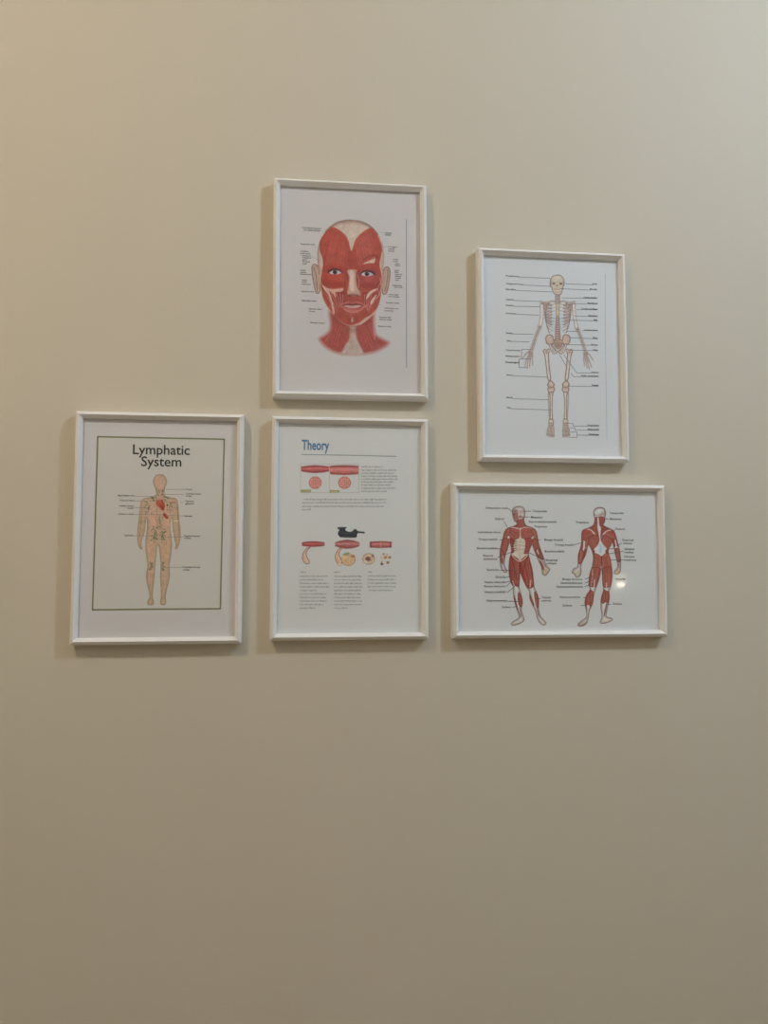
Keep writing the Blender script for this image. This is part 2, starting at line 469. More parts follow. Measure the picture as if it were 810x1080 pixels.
# neck and shoulders, fading into the paper at the bottom
cv.poly([(232, 660), (232, 760), (222, 805), (190, 832), (160, 852), (180, 888), (230, 928), (290, 948), (350, 952), (400, 952), (450, 950), (500, 942), (555, 918), (602, 880), (560, 855), (520, 828), (508, 780), (508, 700), (500, 640), (370, 600)], (170, 80, 67), 1.0, feather=2.4)
cv.set_clip([(232, 660), (232, 760), (222, 805), (190, 832), (160, 852), (180, 888), (230, 928), (290, 948), (350, 956), (400, 956), (450, 950), (500, 942), (555, 918), (602, 880), (560, 855), (520, 828), (508, 780), (508, 700), (500, 640), (370, 600)], 2.4)
cv.poly([(355, 770), (388, 770), (394, 840), (420, 900), (448, 965), (370, 975), (292, 965), (325, 895), (352, 850)], (186, 160, 138), 1.0, feather=1.0)
cv.blob(370, 880, 22, 60, (168, 140, 118), 0.6)
cv.blob(380, 830, 10, 40, (198, 172, 150), 0.5)
cv.fibres([(240, 700), (350, 790)], [(175, 860), (310, 940)], 16, DRED, 0.5, 0.30, R1, 8)
cv.fibres([(395, 790), (500, 700)], [(440, 945), (590, 885)], 16, DRED, 0.5, 0.30, R1, 8)
cv.fibres([(240, 720), (345, 800)], [(190, 865), (320, 930)], 7, (196, 112, 96), 0.6, 0.22, R1, 8)
cv.fibres([(400, 800), (495, 720)], [(450, 940), (580, 885)], 7, (196, 112, 96), 0.6, 0.22, R1, 8)
cv.stroke([(507, 700), (505, 780), (512, 860)], (200, 150, 128), 1.0, 0.7)
cv.stroke([(240, 690), (238, 800), (200, 870)], (190, 112, 96), 0.8, 0.5)
cv.blob(560, 905, 50, 14, (176, 96, 100), 0.5)
cv.blob(300, 730, 70, 40, (140, 66, 56), 0.6); cv.blob(450, 745, 50, 34, (140, 66, 56), 0.55)
cv.blob(370, 800, 60, 22, (140, 84, 70), 0.5)
cv.clip = None
# ears
for P, inn in (([(112, 405), (122, 384), (142, 386), (156, 410), (164, 470), (168, 530), (160, 562), (142, 563), (132, 535), (120, 475)], [(126, 405), (140, 440), (146, 500), (150, 545)]),
               ([(572, 408), (588, 398), (605, 412), (608, 450), (600, 510), (588, 560), (572, 574), (560, 560), (556, 500), (562, 440)], [(594, 418), (592, 460), (584, 510), (574, 550)])):
    cv.poly(P, (180, 142, 118), 1.0, outline=(128, 92, 76), ow=0.8)
    cv.stroke(inn, (120, 84, 70), 1.0, 0.75); cv.stroke([(p[0]+6*(1 if inn[0][0] < 300 else -1), p[1]+6) for p in inn], (204, 172, 148), 0.9, 0.6)
# head
HEAD = [(360, 100), (430, 110), (490, 142), (535, 192), (560, 250), (569, 310), (570, 370), (563, 425), (558, 480), (556, 550), (546, 615), (525, 668), (492, 710), (452, 745), (412, 770), (370, 778), (330, 768), (290, 744), (255, 706), (222, 668), (196, 628), (180, 590), (172, 548), (165, 500), (158, 440), (150, 380), (148, 310), (158, 250), (180, 200), (215, 155), (265, 118), (312, 104)]
cv.poly(HEAD, (190, 156, 130), 1.0, feather=0.35)
cv.set_clip(HEAD, 0.35)
cv.stroke([(200, 172), (262, 121), (312, 107), (360, 103), (430, 113), (490, 145), (530, 188)], (120, 84, 72), 3.2, 0.75, feather=0.9)
cv.stroke([(240, 135), (312, 112), (360, 108), (430, 118), (480, 144)], (158, 126, 106), 3.5, 0.55, feather=1.2)
cv.stroke([(156, 245), (148, 310), (150, 380), (158, 440)], (140, 104, 84), 3.0, 0.6, feather=1.0)
cv.stroke([(556, 245), (569, 310), (570, 370), (563, 425)], (160, 124, 102), 2.0, 0.5, feather=1.0)
cv.poly([(262, 150), (300, 136), (360, 130), (420, 133), (470, 148), (425, 178), (392, 222), (372, 285), (364, 300), (354, 270), (336, 215), (300, 172)], (200, 174, 146), 0.8, feather=1.2)
cv.blob(365, 200, 26, 40, (212, 190, 164), 0.4)
# red mask of the face
FACE = [(238, 148), (280, 162), (320, 194), (344, 234), (356, 284), (364, 298), (372, 284), (386, 238), (412, 200), (448, 170), (488, 153), (515, 178), (542, 228), (557, 290), (548, 335), (540, 380), (550, 430), (556, 480), (553, 550), (543, 612), (522, 664), (492, 700), (450, 722), (412, 756), (370, 768), (330, 762), (290, 738), (256, 702), (224, 664), (198, 625), (184, 590), (176, 548), (170, 500), (176, 440), (186, 385), (180, 340), (166, 300), (164, 245), (184, 200)]
cv.poly(FACE, RED, 1.0, feather=0.5)
cv.set_clip(FACE, 0.5)
cv.fibres([(232, 152), (354, 290)], [(180, 400), (345, 410)], 22, (150, 58, 46), 0.55, 0.30, R1, 5)
cv.fibres([(376, 290), (492, 158)], [(390, 410), (545, 380)], 22, (150, 58, 46), 0.55, 0.30, R1, 5)
cv.fibres([(238, 165), (350, 290)], [(195, 390), (340, 400)], 11, (206, 120, 98), 0.6, 0.30, R1, 5)
cv.fibres([(384, 290), (486, 168)], [(395, 400), (535, 370)], 11, (206, 120, 98), 0.6, 0.30, R1, 5)
cv.blob(430, 250, 60, 70, (190, 102, 84), 0.35); cv.blob(235, 225, 50, 60, (182, 76, 58), 0.4)
cv.blob(365, 360, 36, 60, (152, 62, 50), 0.5)
cv.stroke([(550, 250), (557, 300), (546, 345), (540, 385)], (140, 60, 50), 1.4, 0.6, feather=0.8)
cv.stroke([(170, 230), (166, 300), (182, 350), (186, 400)], (132, 56, 46), 1.6, 0.6, feather=0.8)
cv.stroke([(163, 305), (178, 345), (184, 385)], (206, 158, 134), 0.8, 0.8)
# ring muscles round the eyes
for (x, y, rx, ry, c) in ((255, 452, 88, 74, (180, 72, 54)), (472, 462, 76, 70, (172, 76, 66))):
    cv.ellipse(x, y, rx, ry, c, 0.85, 1.0)
    for k in range(7):
        q = 0.45+0.085*k
        p = [(x+rx*q*math.cos(a), y+ry*q*math.sin(a)) for a in np.linspace(0.15, math.pi-0.15, 9)]
        cv.stroke(p, (142, 54, 44), 0.5, 0.32)
        p = [(x+rx*q*math.cos(a), y-4-ry*q*math.sin(a)) for a in np.linspace(0.3, math.pi-0.3, 9)]
        cv.stroke(p, (146, 58, 46), 0.5, 0.22)
    cv.stroke([(x+rx*math.cos(a), y+ry*math.sin(a)) for a in np.linspace(0.1, math.pi-0.1, 12)], (126, 48, 40), 0.8, 0.55)
cv.blob(250, 505, 60, 14, (138, 54, 44), 0.5); cv.blob(478, 512, 52, 12, (136, 54, 50), 0.5)
cv.blob(470, 480, 40, 18, (168, 88, 86), 0.4); cv.blob(330, 440, 14, 34, (132, 60, 50), 0.6); cv.blob(410, 448, 12, 34, (132, 62, 54), 0.6)
for (x, y, rx, ry, c, al_) in ((200, 520, 26, 60, (136, 58, 48), 0.5), (540, 500, 18, 60, (136, 60, 52), 0.5), (300, 600, 26, 34, (140, 62, 52), 0.55), (446, 600, 20, 30, (140, 62, 54), 0.5), (300, 690, 50, 26, (146, 70, 60), 0.5),
                             (300, 470, 20, 20, (196, 98, 78), 0.4), (250, 300, 40, 60, (186, 84, 66), 0.4), (470, 300, 40, 40, (186, 92, 74), 0.4), (370, 690, 40, 18, (190, 108, 92), 0.45), (520, 640, 20, 40, (150, 72, 62), 0.45)):
    cv.blob(x, y, rx, ry, c, al_)
# brow strap on the right
cv.poly([(434, 380), (462, 364), (488, 352), (516, 342), (512, 372), (472, 376)], (206, 170, 140), 0.95, feather=0.5)
cv.stroke([(444, 352), (470, 334), (502, 326), (526, 330), (517, 352), (513, 380)], (112, 46, 36), 0.8, 0.75)
cv.stroke([(436, 376), (470, 360), (514, 342)], (120, 50, 40), 0.5, 0.6)
# nose
cv.poly([(338, 420), (396, 420), (392, 450), (394, 500), (404, 535), (422, 562), (418, 580), (388, 586), (346, 580), (338, 566), (346, 520), (350, 460)], (192, 152, 126), 1.0, feather=0.6)
cv.poly([(352, 428), (376, 428), (378, 500), (382, 545), (366, 552), (354, 530), (356, 470)], (212, 184, 158), 0.9, feather=0.9)
cv.stroke([(392, 430), (398, 500), (412, 545), (420, 572)], (142, 96, 80), 1.0, 0.6)
cv.stroke([(404, 450), (412, 490), (408, 530)], (206, 152, 130), 0.8, 0.7)
cv.blob(376, 578, 34, 9, (122, 62, 52), 0.8); cv.blob(352, 580, 9, 5, (84, 40, 36), 0.8); cv.blob(402, 582, 9, 5, (84, 40, 36), 0.8)
cv.fibres([(325, 470), (335, 560)], [(318, 540), (300, 600)], 6, DRED, 0.5, 0.4, R1, 3)
# cheeks: radiating straps
cv.fibres([(178, 530), (330, 560)], [(262, 690), (310, 625)], 15, (126, 50, 42), 0.6, 0.5, R1, 4)
cv.fibres([(430, 560), (545, 560)], [(448, 640), (470, 690)], 15, (126, 50, 42), 0.6, 0.5, R1, 4)
cv.fibres([(185, 560), (320, 575)], [(266, 690), (310, 630)], 7, (210, 140, 118), 0.6, 0.5, R1, 4)
cv.fibres([(440, 575), (545, 575)], [(450, 650), (475, 690)], 7, (210, 140, 118), 0.6, 0.5, R1, 4)
cv.poly([(212, 536), (250, 540), (312, 534), (302, 554), (262, 560), (254, 574)], (206, 164, 136), 0.9, feather=0.5)
cv.poly([(238, 545), (262, 560), (266, 592), (256, 584)], (200, 148, 122), 0.85, feather=0.5)
cv.poly([(168, 492), (182, 512), (214, 536), (226, 562), (244, 620), (258, 684), (248, 690), (232, 630), (214, 572), (190, 540)], (212, 172, 144), 0.95, feather=0.4)
cv.stroke([(170, 505), (200, 530), (216, 560), (250, 688)], (122, 60, 48), 0.5, 0.5)
cv.poly([(456, 600), (464, 572), (490, 548), (532, 536), (500, 562), (478, 584), (462, 604)], (210, 172, 146), 0.95, feather=0.4)
cv.poly([(484, 636), (486, 612), (506, 590), (522, 572), (512, 604), (498, 630)], (210, 172, 146), 0.95, feather=0.4)
cv.stroke([(450, 610), (458, 572), (488, 540), (530, 526)], (112, 46, 38), 0.6, 0.6)
cv.stroke([(476, 640), (482, 608), (516, 566)], (112, 46, 38), 0.6, 0.6)
cv.stroke([(545, 470), (552, 520), (540, 570), (520, 600)], (206, 160, 136), 1.0, 0.7)
cv.stroke([(548, 500), (530, 540), (545, 580)], (204, 158, 134), 0.7, 0.6)
# mouth
cv.blob(370, 610, 60, 14, (150, 74, 62), 0.5)
for k in range(15):
    a = math.pi*(k+0.5)/15
    cv.stroke([(372+82*math.cos(a), 652+34*math.sin(a)), (372+120*math.cos(a), 664+78*math.sin(a))], (140, 66, 56), 0.5, 0.45)
cv.poly([(290, 640), (318, 626), (348, 620), (370, 626), (394, 619), (424, 628), (448, 642), (428, 664), (392, 680), (352, 678), (318, 664)], (194, 120, 104), 0.75, feather=0.6)
cv.poly([(300, 642), (330, 631), (352, 627), (370, 632), (392, 626), (418, 633), (440, 643), (408, 640), (370, 643), (332, 640)], (140, 62, 54), 1.0, feather=0.35)
cv.poly([(306, 645), (335, 655), (372, 660), (410, 654), (440, 645), (424, 664), (388, 674), (350, 672), (322, 660)], (176, 92, 80), 1.0, feather=0.35)
cv.poly([(318, 644), (350, 642), (392, 641), (424, 644), (400, 655), (370, 658), (338, 654)], (194, 156, 140), 1.0, feather=0.3)
cv.stroke([(302, 644), (335, 640), (370, 643), (410, 639), (440, 644)], (88, 40, 36), 0.7, 0.85)
cv.stroke([(318, 668), (352, 684), (392, 684), (428, 668), (446, 648)], (208, 150, 130), 0.8, 0.75)
# chin and jaw
cv.poly([(370, 712), (362, 744), (380, 744)], (214, 176, 152), 0.85, feather=0.6)
cv.fibres([(330, 700), (410, 700)], [(345, 760), (395, 760)], 9, (132, 62, 52), 0.5, 0.45, R1, 2)
cv.clip = None
cv.set_clip(HEAD, 0.35)
cv.stroke([(385, 768), (430, 752), (478, 722), (515, 684)], (198, 158, 132), 2.6, 0.7, feather=1.0)
cv.stroke([(258, 706), (292, 744), (330, 768), (370, 777), (415, 769)], (112, 60, 50), 1.2, 0.6, feather=0.8)
cv.stroke([(560, 430), (556, 550), (546, 615)], (206, 164, 140), 1.0, 0.6, feather=0.5)
# eyes
for (x, y, sgn) in ((262, 432, -1), (464, 443, 1)):
    cv.blob(x, y-14, 52, 14, (124, 52, 48), 0.65)
    cv.poly([(x-38, y+3), (x-24, y-8), (x, y-13), (x+24, y-7), (x+40, y+5), (x+22, y+12), (x, y+15), (x-24, y+11)], (186, 174, 166), 1.0, feather=0.35)
    cv.ellipse(x-2, y, 15, 14, (82, 68, 58), 1.0, 0.3); cv.ellipse(x-2, y, 9, 9, (30, 24, 24), 1.0, 0.3)
    cv.blob(x+4, y-5, 3, 3, (200, 195, 190), 0.8)
    cv.stroke([(x-44, y+2), (x-24, y-14), (x, y-19), (x+26, y-13), (x+44, y+4)], (40, 28, 30), 0.9, 0.95)
    cv.stroke([(x-44, y+2), (x-24, y-14), (x, y-20)] if sgn < 0 else [(x, y-20), (x+26, y-13), (x+50, y+2)], (52, 40, 52), 1.3, 0.7)
    cv.stroke([(x-36, y+8), (x, y+20), (x+36, y+8)], (150, 96, 92), 0.5, 0.8)
cv.blob(502, 432, 14, 7, (92, 66, 72), 0.55); cv.blob(224, 424, 14, 8, (84, 50, 52), 0.6)
cv.clip = None
cv.build('face_illustration', label='red facial muscle drawing with two open eyes')
G = (92, 90, 88)
texts('caption_text', S, [('Frontal belly of the epicranius', 55, 172, 157), ('(frontalis muscle)', 62, 166, 171), ('Temporalis muscle', 40, 134, 259),
  ('Orbicularis', 40, 92, 304), ('oculi muscle', 40, 104, 318), ('orbital part', 52, 108, 332), ('Palpebral', 55, 106, 345), ('part of', 53, 84, 357), ('the muscle', 53, 102, 369), ('oculi', 53, 80, 382),
  ('Nasalis', 40, 74, 424), ('muscle', 40, 76, 437), ('(transverse part)', 40, 112, 449), ('Levator', 52, 84, 486), ('labii', 52, 80, 498), ('superioris', 50, 108, 512),
  ('Zygomaticus minor', 45, 128, 558), ('Zygomaticus major', 47, 145, 616), ('Depressor anguli', 95, 172, 669), ('oris muscle', 95, 132, 684), ('Mentalis muscle', 104, 190, 757),
  ('Galea', 577, 618, 188), ('aponeur.', 577, 614, 200), ('Corrugator', 596, 652, 276), ('supercilii', 596, 636, 289), ('muscle', 596, 634, 302), ('Procerus', 628, 660, 355), ('muscle', 628, 656, 367), ('Levator', 640, 668, 382), ('labii', 640, 672, 394),
  ('Levator', 637, 666, 424), ('labii', 637, 662, 436), ('superioris', 640, 684, 449), ('alaeque', 640, 680, 461), ('nasi', 640, 676, 473), ('muscle', 640, 664, 486), ('Zygomaticus', 620, 684, 520), ('minor muscle', 636, 686, 532),
  ('Levator anguli', 598, 660, 578), ('oris muscle', 598, 666, 591), ('Buccinator muscle', 584, 666, 630), ('Orbicularis oris', 573, 662, 665), ('of muscle', 573, 628, 680), ('Depressor labii', 540, 612, 722), ('inferioris muscle', 540, 620, 736), ('Platysma muscle', 532, 616, 779)],
  (72, 70, 70), 1.35, 0.03, T)
lines('margin_line', S, [[(711, 100), (712, 570), (713, 1035)]], (128, 124, 120), 0.75, T=T)
lines('leader_line', S, [[(134, 262), (140, 285)], [(108, 330), (145, 352)], [(112, 445), (160, 448)], [(128, 555), (165, 556)], [(172, 668), (190, 662)], [(190, 755), (208, 752)], [(545, 180), (575, 182)], [(560, 275), (594, 272)]], (150, 146, 142), 0.4, T=T)

# ================================================================== POSTER: skeleton
e, s_ = picture_frame(0.52348, 0.43063, 0.00036, 0.31852, 0.44512,
    'white framed portrait poster of a labelled skeleton, upper right on the wall', (0.87, 0.89, 0.935))
S = Sheet(s_, (180, 181, 183), (0.87, 0.89, 0.935), (0.93, 0.99, 1.03))
T = crop(525, 275, 6.75)
cv = Canvas(S, 550, 286, 626, 466, 4.5, T)
BO, BD, BF = (192, 168, 158), (120, 86, 78), (204, 184, 174)
def bone(pts, w, ends=None, fill=BO, out=BD, taper=None):
    cv.stroke(pts, out, w+0.9, 0.9, taper=taper); 
    cv.stroke(pts, fill, w, 1.0, taper=taper)
# upper arms, shoulder blades
T6 = T
T = crop(560, 285, 13.5); cv.T = T; cv.u = 1/13.5
for P in ([(150, 470), (245, 480), (225, 560), (190, 560)], [(620, 490), (505, 490), (525, 560), (580, 570)]):
    cv.poly(P, (176, 148, 132), 0.9, outline=BD, ow=0.5)
for side in (0, 1):
    X = (lambda x: x) if not side else (lambda x: 762-x)
    # ribs: upper seven reach the breastbone, lower ones run into pale cartilage
    for k in range(7):
        y = 478+k*42
        x_out = [250, 222, 205, 198, 200, 206, 215][k]
        pts = [(X(345), y+(8 if k > 2 else 0)+k*6), (X(290), y+18+k*4), (X(x_out+20), y+14-k*2), (X(x_out), y-22+k*2)]
        cv.stroke([pts[0], pts[1]], (178, 192, 196) if k > 2 else (196, 172, 156), 1.0, 0.9)
        cv.stroke(pts[1:], BD, 1.9, 0.95); cv.stroke(pts[1:], (190, 160, 146), 1.0, 1.0)
        cv.stroke(pts[:2], BD if k < 3 else (150, 140, 136), 0.35, 0.6)
        cv.stroke([(p[0], p[1]+14) for p in pts[1:]], (104, 74, 68), 0.6, 0.75)
    # collar bone
    cv.stroke([(X(360), 455), (X(300), 440), (X(230), 462), (X(140), 448)], BD, 1.7, 0.9); cv.stroke([(X(360), 455), (X(300), 440), (X(230), 462), (X(140), 448)], BO, 0.9, 1.0)
    cv.blob(X(170), 500, 40, 34, (128, 92, 80), 0.6); cv.blob(X(150), 505, 20, 22, (200, 172, 158), 0.8)
    # lower rib cage
    for k in range(5):
        y = 690+k*42
        cv.stroke([(X(330-k*8), y), (X(280-k*4), y-20), (X(225+k*6), y-34), (X(212+k*8), y-60)], BD, 1.1, 0.7)
        cv.stroke([(X(330-k*8), y), (X(280-k*4), y-20), (X(225+k*6), y-34), (X(212+k*8), y-60)], (184, 180, 178) if k < 4 else (188, 160, 146), 0.55, 0.9)
    cv.stroke([(X(205), 600), (X(212), 720), (X(238), 830), (X(262), 890)], BD, 1.0, 0.8)
    cv.stroke([(X(262), 890), (X(310), 870), (X(340), 800)], (150, 138, 134), 0.6, 0.6)
# breastbone, spine
cv.poly([(352, 462), (408, 462), (402, 520), (404, 600), (398, 650), (362, 650), (358, 600), (360, 520)], (186, 164, 136), 1.0, outline=BD, ow=0.5)
T = T6; cv.T = T; cv.u = 1/6.75
for k in range(6): cv.poly([(410, 244+k*10), (440, 244+k*10), (438, 252+k*10), (412, 252+k*10)], BO, 1.0, outline=BD, ow=0.45)
for k in range(12):
    y = 404+k*15.5; w = 13+k*0.9
    cv.poly([(426-w, y), (426-w*0.6, y-6), (426+w*0.6, y-6), (426+w, y), (426+w*0.6, y+6), (426-w*0.6, y+6)], (178, 146, 132), 1.0, outline=(112, 76, 70), ow=0.55)
    cv.blob(426, y, 6, 3, (206, 182, 168), 0.7)
# skull
T = crop(560, 285, 13.5); cv.T = T; cv.u = 1/13.5
cv.poly([(376, 68), (420, 76), (456, 110), (472, 160), (470, 215), (452, 240), (446, 290), (432, 330), (405, 350), (365, 350), (330, 330), (306, 290), (296, 245), (276, 225), (272, 170), (284, 120), (318, 82)], (186, 164, 146), 1.0, outline=(124, 94, 84), ow=0.8)
cv.blob(370, 120, 60, 36, (200, 180, 158), 0.6); cv.blob(290, 190, 12, 40, (150, 118, 104), 0.6); cv.blob(455, 190, 10, 40, (150, 120, 106), 0.6)
cv.blob(326, 190, 24, 17, (128, 88, 76), 0.95, 2); cv.blob(424, 193, 22, 17, (104, 78, 70), 0.95, 2); cv.blob(374, 218, 12, 13, (112, 72, 64), 0.9, 2)
cv.stroke([(430, 262), (470, 265)], (60, 60, 62), 0.8, 0.8); cv.stroke([(320, 262), (345, 272), (380, 276), (420, 268)], (150, 112, 100), 0.6, 0.8)
cv.stroke([(335, 300), (380, 312), (425, 298)], (150, 116, 104), 0.5, 0.7); cv.blob(375, 290, 40, 12, (210, 190, 174), 0.6)
# pelvis
T = crop(550, 340, 10.125); cv.T = T; cv.u = 1/10.125
for side in (0, 1):
    X = (lambda x: x) if not side else (lambda x: 778-x)
    cv.poly([(X(258), 180), (X(268), 145), (X(298), 132), (X(330), 142), (X(340), 180), (X(350), 210), (X(330), 232), (X(300), 240), (X(270), 222)], (182, 152, 138), 1.0, outline=(122, 88, 78), ow=0.9)
    cv.blob(X(296), 185, 26, 32, (198, 164, 144), 0.7)
    cv.stroke([(X(305), 240), (X(320), 285), (X(345), 325), (X(375), 312), (X(352), 270), (X(334), 240)], BD, 2.6, 0.95)
    cv.stroke([(X(305), 240), (X(320), 285), (X(345), 325), (X(375), 312)], BO, 1.6, 1.0)
    cv.stroke([(X(334), 240), (X(358), 275), (X(382), 298)], (204, 190, 182), 0.8, 1.0)
    # thigh bone
    cv.poly([(X(232), 312), (X(246), 288), (X(270), 296), (X(292), 284), (X(302), 300), (X(288), 330), (X(290), 380), (X(298), 480), (X(312), 608), (X(282), 608), (X(268), 500), (X(256), 400), (X(246), 345)], (190, 162, 148), 1.0, outline=BD, ow=0.8)
    cv.stroke([(X(262), 330), (X(274), 460), (X(295), 600)], (210, 192, 182), 0.9, 0.8)
    cv.blob(X(292), 300, 10, 10, (206, 182, 168), 0.9); cv.blob(X(265), 320, 12, 14, (150, 112, 98), 0.6)
cv.poly([(345, 195), (388, 185), (436, 195), (425, 240), (392, 285), (358, 240)], (176, 140, 118), 1.0, outline=(130, 92, 78), ow=0.6)
cv.fibres([(355, 210), (425, 210)], [(375, 260), (405, 260)], 5, (130, 92, 80), 0.5, 0.6, R1)
cv.blob(388, 306, 10, 8, (170, 140, 126), 0.8)
# arms
for P, w, c in (([(575, 320), (574, 340), (573, 352)], 2.6, BF),):
    pass
T = lambda x, y: (x, y); cv.T = T; cv.u = 1.0
bone([(571.2, 322), (571.5, 332), (569.8, 343)], 2.9, fill=BF); bone([(605.0, 322), (606.0, 334), (608.2, 346)], 2.7, fill=BF)
cv.blob(569.2, 345, 2.0, 2.2, (150, 114, 102), 0.7); cv.blob(608.6, 347.5, 2.0, 2.2, (150, 114, 102), 0.7)
bone([(568.5, 345), (564.0, 356), (560.0, 368)], 0.9); bone([(569.5, 346), (565.0, 358), (561.8, 369)], 0.9)
bone([(608.6, 348), (612.5, 358), (616.3, 370)], 0.9); bone([(610.2, 347.5), (614.0, 358), (617.6, 369)], 0.9)
cv.blob(559.3, 371, 2.6, 2.4, (168, 132, 118), 1.0, 2); cv.blob(617.6, 372, 2.6, 2.4, (168, 132, 118), 1.0, 2)
for P in ([(557.6, 371), (554, 374), (551.2, 378)], [(558.3, 373), (555.2, 380), (553.4, 387)], [(559.3, 373), (557.0, 381), (555.9, 388.5)], [(560.4, 373), (559.3, 380), (558.4, 387.5)], [(561.4, 372.5), (561.6, 379), (561.6, 385)],
          [(619.2, 372), (622.5, 375), (625.4, 380)], [(618.8, 373.5), (621.6, 381), (623.9, 387.5)], [(617.9, 374), (619.9, 382), (621.5, 389.3)], [(616.9, 374), (617.9, 381), (619.2, 388)], [(615.9, 373.5), (615.9, 380), (616.5, 386)]):
    cv.stroke(P, BD, 1.35, 0.85, taper=(1, 0.7)); cv.stroke(P, (190, 162, 148), 0.6, 1.0, taper=(1, 0.7))
# legs below the thigh
T = crop(560, 395, 13.5); cv.T = T; cv.u = 1/13.5
for side in (0, 1):
    X = (lambda x: x) if not side else (lambda x: 780-x)
    cv.poly([(X(234), 150), (X(245), 115), (X(270), 90), (X(300), 100), (X(332), 140), (X(322), 175), (X(338), 210), (X(318), 250), (X(290), 268), (X(262), 262), (X(240), 215), (X(248), 175)], (184, 152, 138), 1.0, outline=(132, 92, 82), ow=0.8)
    cv.blob(X(285), 140, 24, 22, (208, 182, 168), 0.8); cv.blob(X(288), 182, 40, 8, (122, 82, 74), 0.7); cv.blob(X(285), 225, 26, 16, (204, 178, 164), 0.7)
    cv.blob(X(250), 150, 8, 18, (140, 100, 90), 0.6); cv.blob(X(322), 150, 8, 18, (140, 100, 90), 0.6)
    cv.poly([(X(262), 255), (X(312), 250), (X(304), 340), (X(302), 500), (X(306), 640), (X(272), 640), (X(276), 500), (X(276), 340)], (188, 162, 150), 1.0, outline=BD, ow=0.7)
    cv.stroke([(X(290), 280), (X(290), 460), (X(290), 620)], (206, 190, 180), 1.0, 0.7)
    cv.stroke([(X(250), 250), (X(254), 420), (X(266), 640)], BD, 1.3, 0.9); cv.stroke([(X(250), 250), (X(254), 420), (X(266), 640)], (192, 168, 156), 0.5, 1.0)
    cv.poly([(X(252), 650), (X(285), 632), (X(320), 650), (X(318), 690), (X(320), 740), (X(328), 812), (X(300), 822), (X(270), 818), (X(232), 806), (X(252), 740), (X(256), 695)], (184, 156, 144), 0.9, outline=(122, 86, 78), ow=0.6)
    cv.blob(X(286), 668, 24, 16, (204, 176, 162), 0.8); cv.stroke([(X(252), 692), (X(320), 692)], (122, 84, 76), 0.7, 0.7)
    for k in range(5):
        a = (X(262+k*13), 725); b = (X(232+k*23), 850+min(k, 2)*9)
        cv.stroke([a, b], (108, 76, 68), 1.6, 0.8); cv.stroke([a, b], (204, 178, 164), 0.75, 1.0)
        cv.stroke([b, (b[0], b[1]+18)], (122, 84, 74), 1.3, 0.9); cv.stroke([b, (b[0], b[1]+16)], (196, 168, 152), 0.6, 1.0)
cv.build('skeleton_illustration', label='standing skeleton drawing in pinkish brown')
T = crop(525, 275, 6.75)
D2 = 95*6.75
GL = (112, 110, 110); GT = (86, 88, 92)
lines('leader_line', S, [[(150, 116), (372, 125)], [(176, 172), (372, 182)], [(125, 211), (385, 222)], [(112, 283), (300, 290)], [(112, 324), (298, 328)], [(128, 380), (292, 388)],
  [(105, 521), (252, 524)], [(92, 574), (225, 578)], [(482, 164), (680, 172)], [(450, 199), (660, 209)], [(455, 265), (700, 268)], [(525, 306), (712, 308)], [(560, 347), (712, 349)], [(545, 393), (712, 397)], [(515, 422), (712, 429)],
  [(490, 502), (575, 503)], [(600, 498), (712, 497)], [(515, 548), (712, 556)], [(495, 597), (712, 603)], [(510, 635), (712, 641)],
  [(155, 640), (172, 640), (172, 630), (240, 632)], [(150, 682), (165, 682)], [(170, 640), (168, 700), (235, 698)], [(150, D2+90), (152, D2+58), (215, D2+58)], [(152, D2+60), (152, D2+120), (205, D2+120)],
  [(105, D2+178), (355, D2+187)], [(105, D2+341), (360, D2+348)], [(92, D2+412), (382, D2+421)], [(440, D2+28), (485, D2+105)], [(520, D2+160), (542, D2+184), (718, D2+184)], [(470, D2+28), (562, D2+157), (718, D2+157)],
  [(505, D2+252), (715, D2+252)], [(498, D2+516), (535, D2+518), (537, D2+536), (720, D2+536)], [(515, D2+549), (550, D2+549), (551, D2+565), (720, D2+565)], [(518, D2+578), (565, D2+578), (564, D2+617), (505, D2+615)], [(565, D2+600), (720, D2+602)]], GL, 0.62, T=T)
texts('caption_text', S, [('Frontal bone', 58, 150, 114), ('Temporal bone', 58, 178, 170), ('Mandible', 58, 126, 209), ('Clavicle', 58, 112, 281), ('Scapula', 58, 112, 322), ('Humerus', 58, 128, 380), ('Radius', 60, 105, 520), ('Ulna', 62, 92, 575), ('Carpal bones', 58, 155, 642), ('Metacarpals', 56, 150, 684), ('Phalanges', 55, 150, D2+87),
  ('Femur', 62, 106, D2+177), ('Fibula', 60, 106, D2+337), ('Tibia', 62, 94, D2+410), ('Orbit', 672, 708, 170), ('Maxilla', 655, 708, 208), ('Cervical vertebra', 612, 708, 267), ('Manubrium', 640, 708, 307), ('Costal cartilage', 596, 708, 348), ('Sternum', 645, 708, 396), ('Rib', 682, 708, 427), ('Vertebral column', 616, 712, 499), ('Ilium', 678, 710, 554), ('Sacrum', 664, 710, 602), ('Pubis', 678, 710, 640),
  ('Ischium', 668, 718, D2+158), ('Pubic symphysis', 594, 718, D2+183), ('Patella', 670, 718, D2+250), ('Tarsal bones', 636, 720, D2+535), ('Metatarsals', 640, 720, D2+564), ('Phalanges', 650, 720, D2+600)], (60, 62, 66), 1.6, 0.035, T)
lines('margin_line', S, [[(765, 90), (768, 700)], [(768, 700), (772, D2+300), (777, D2+630)]], (160, 158, 154), 0.6, T=T)

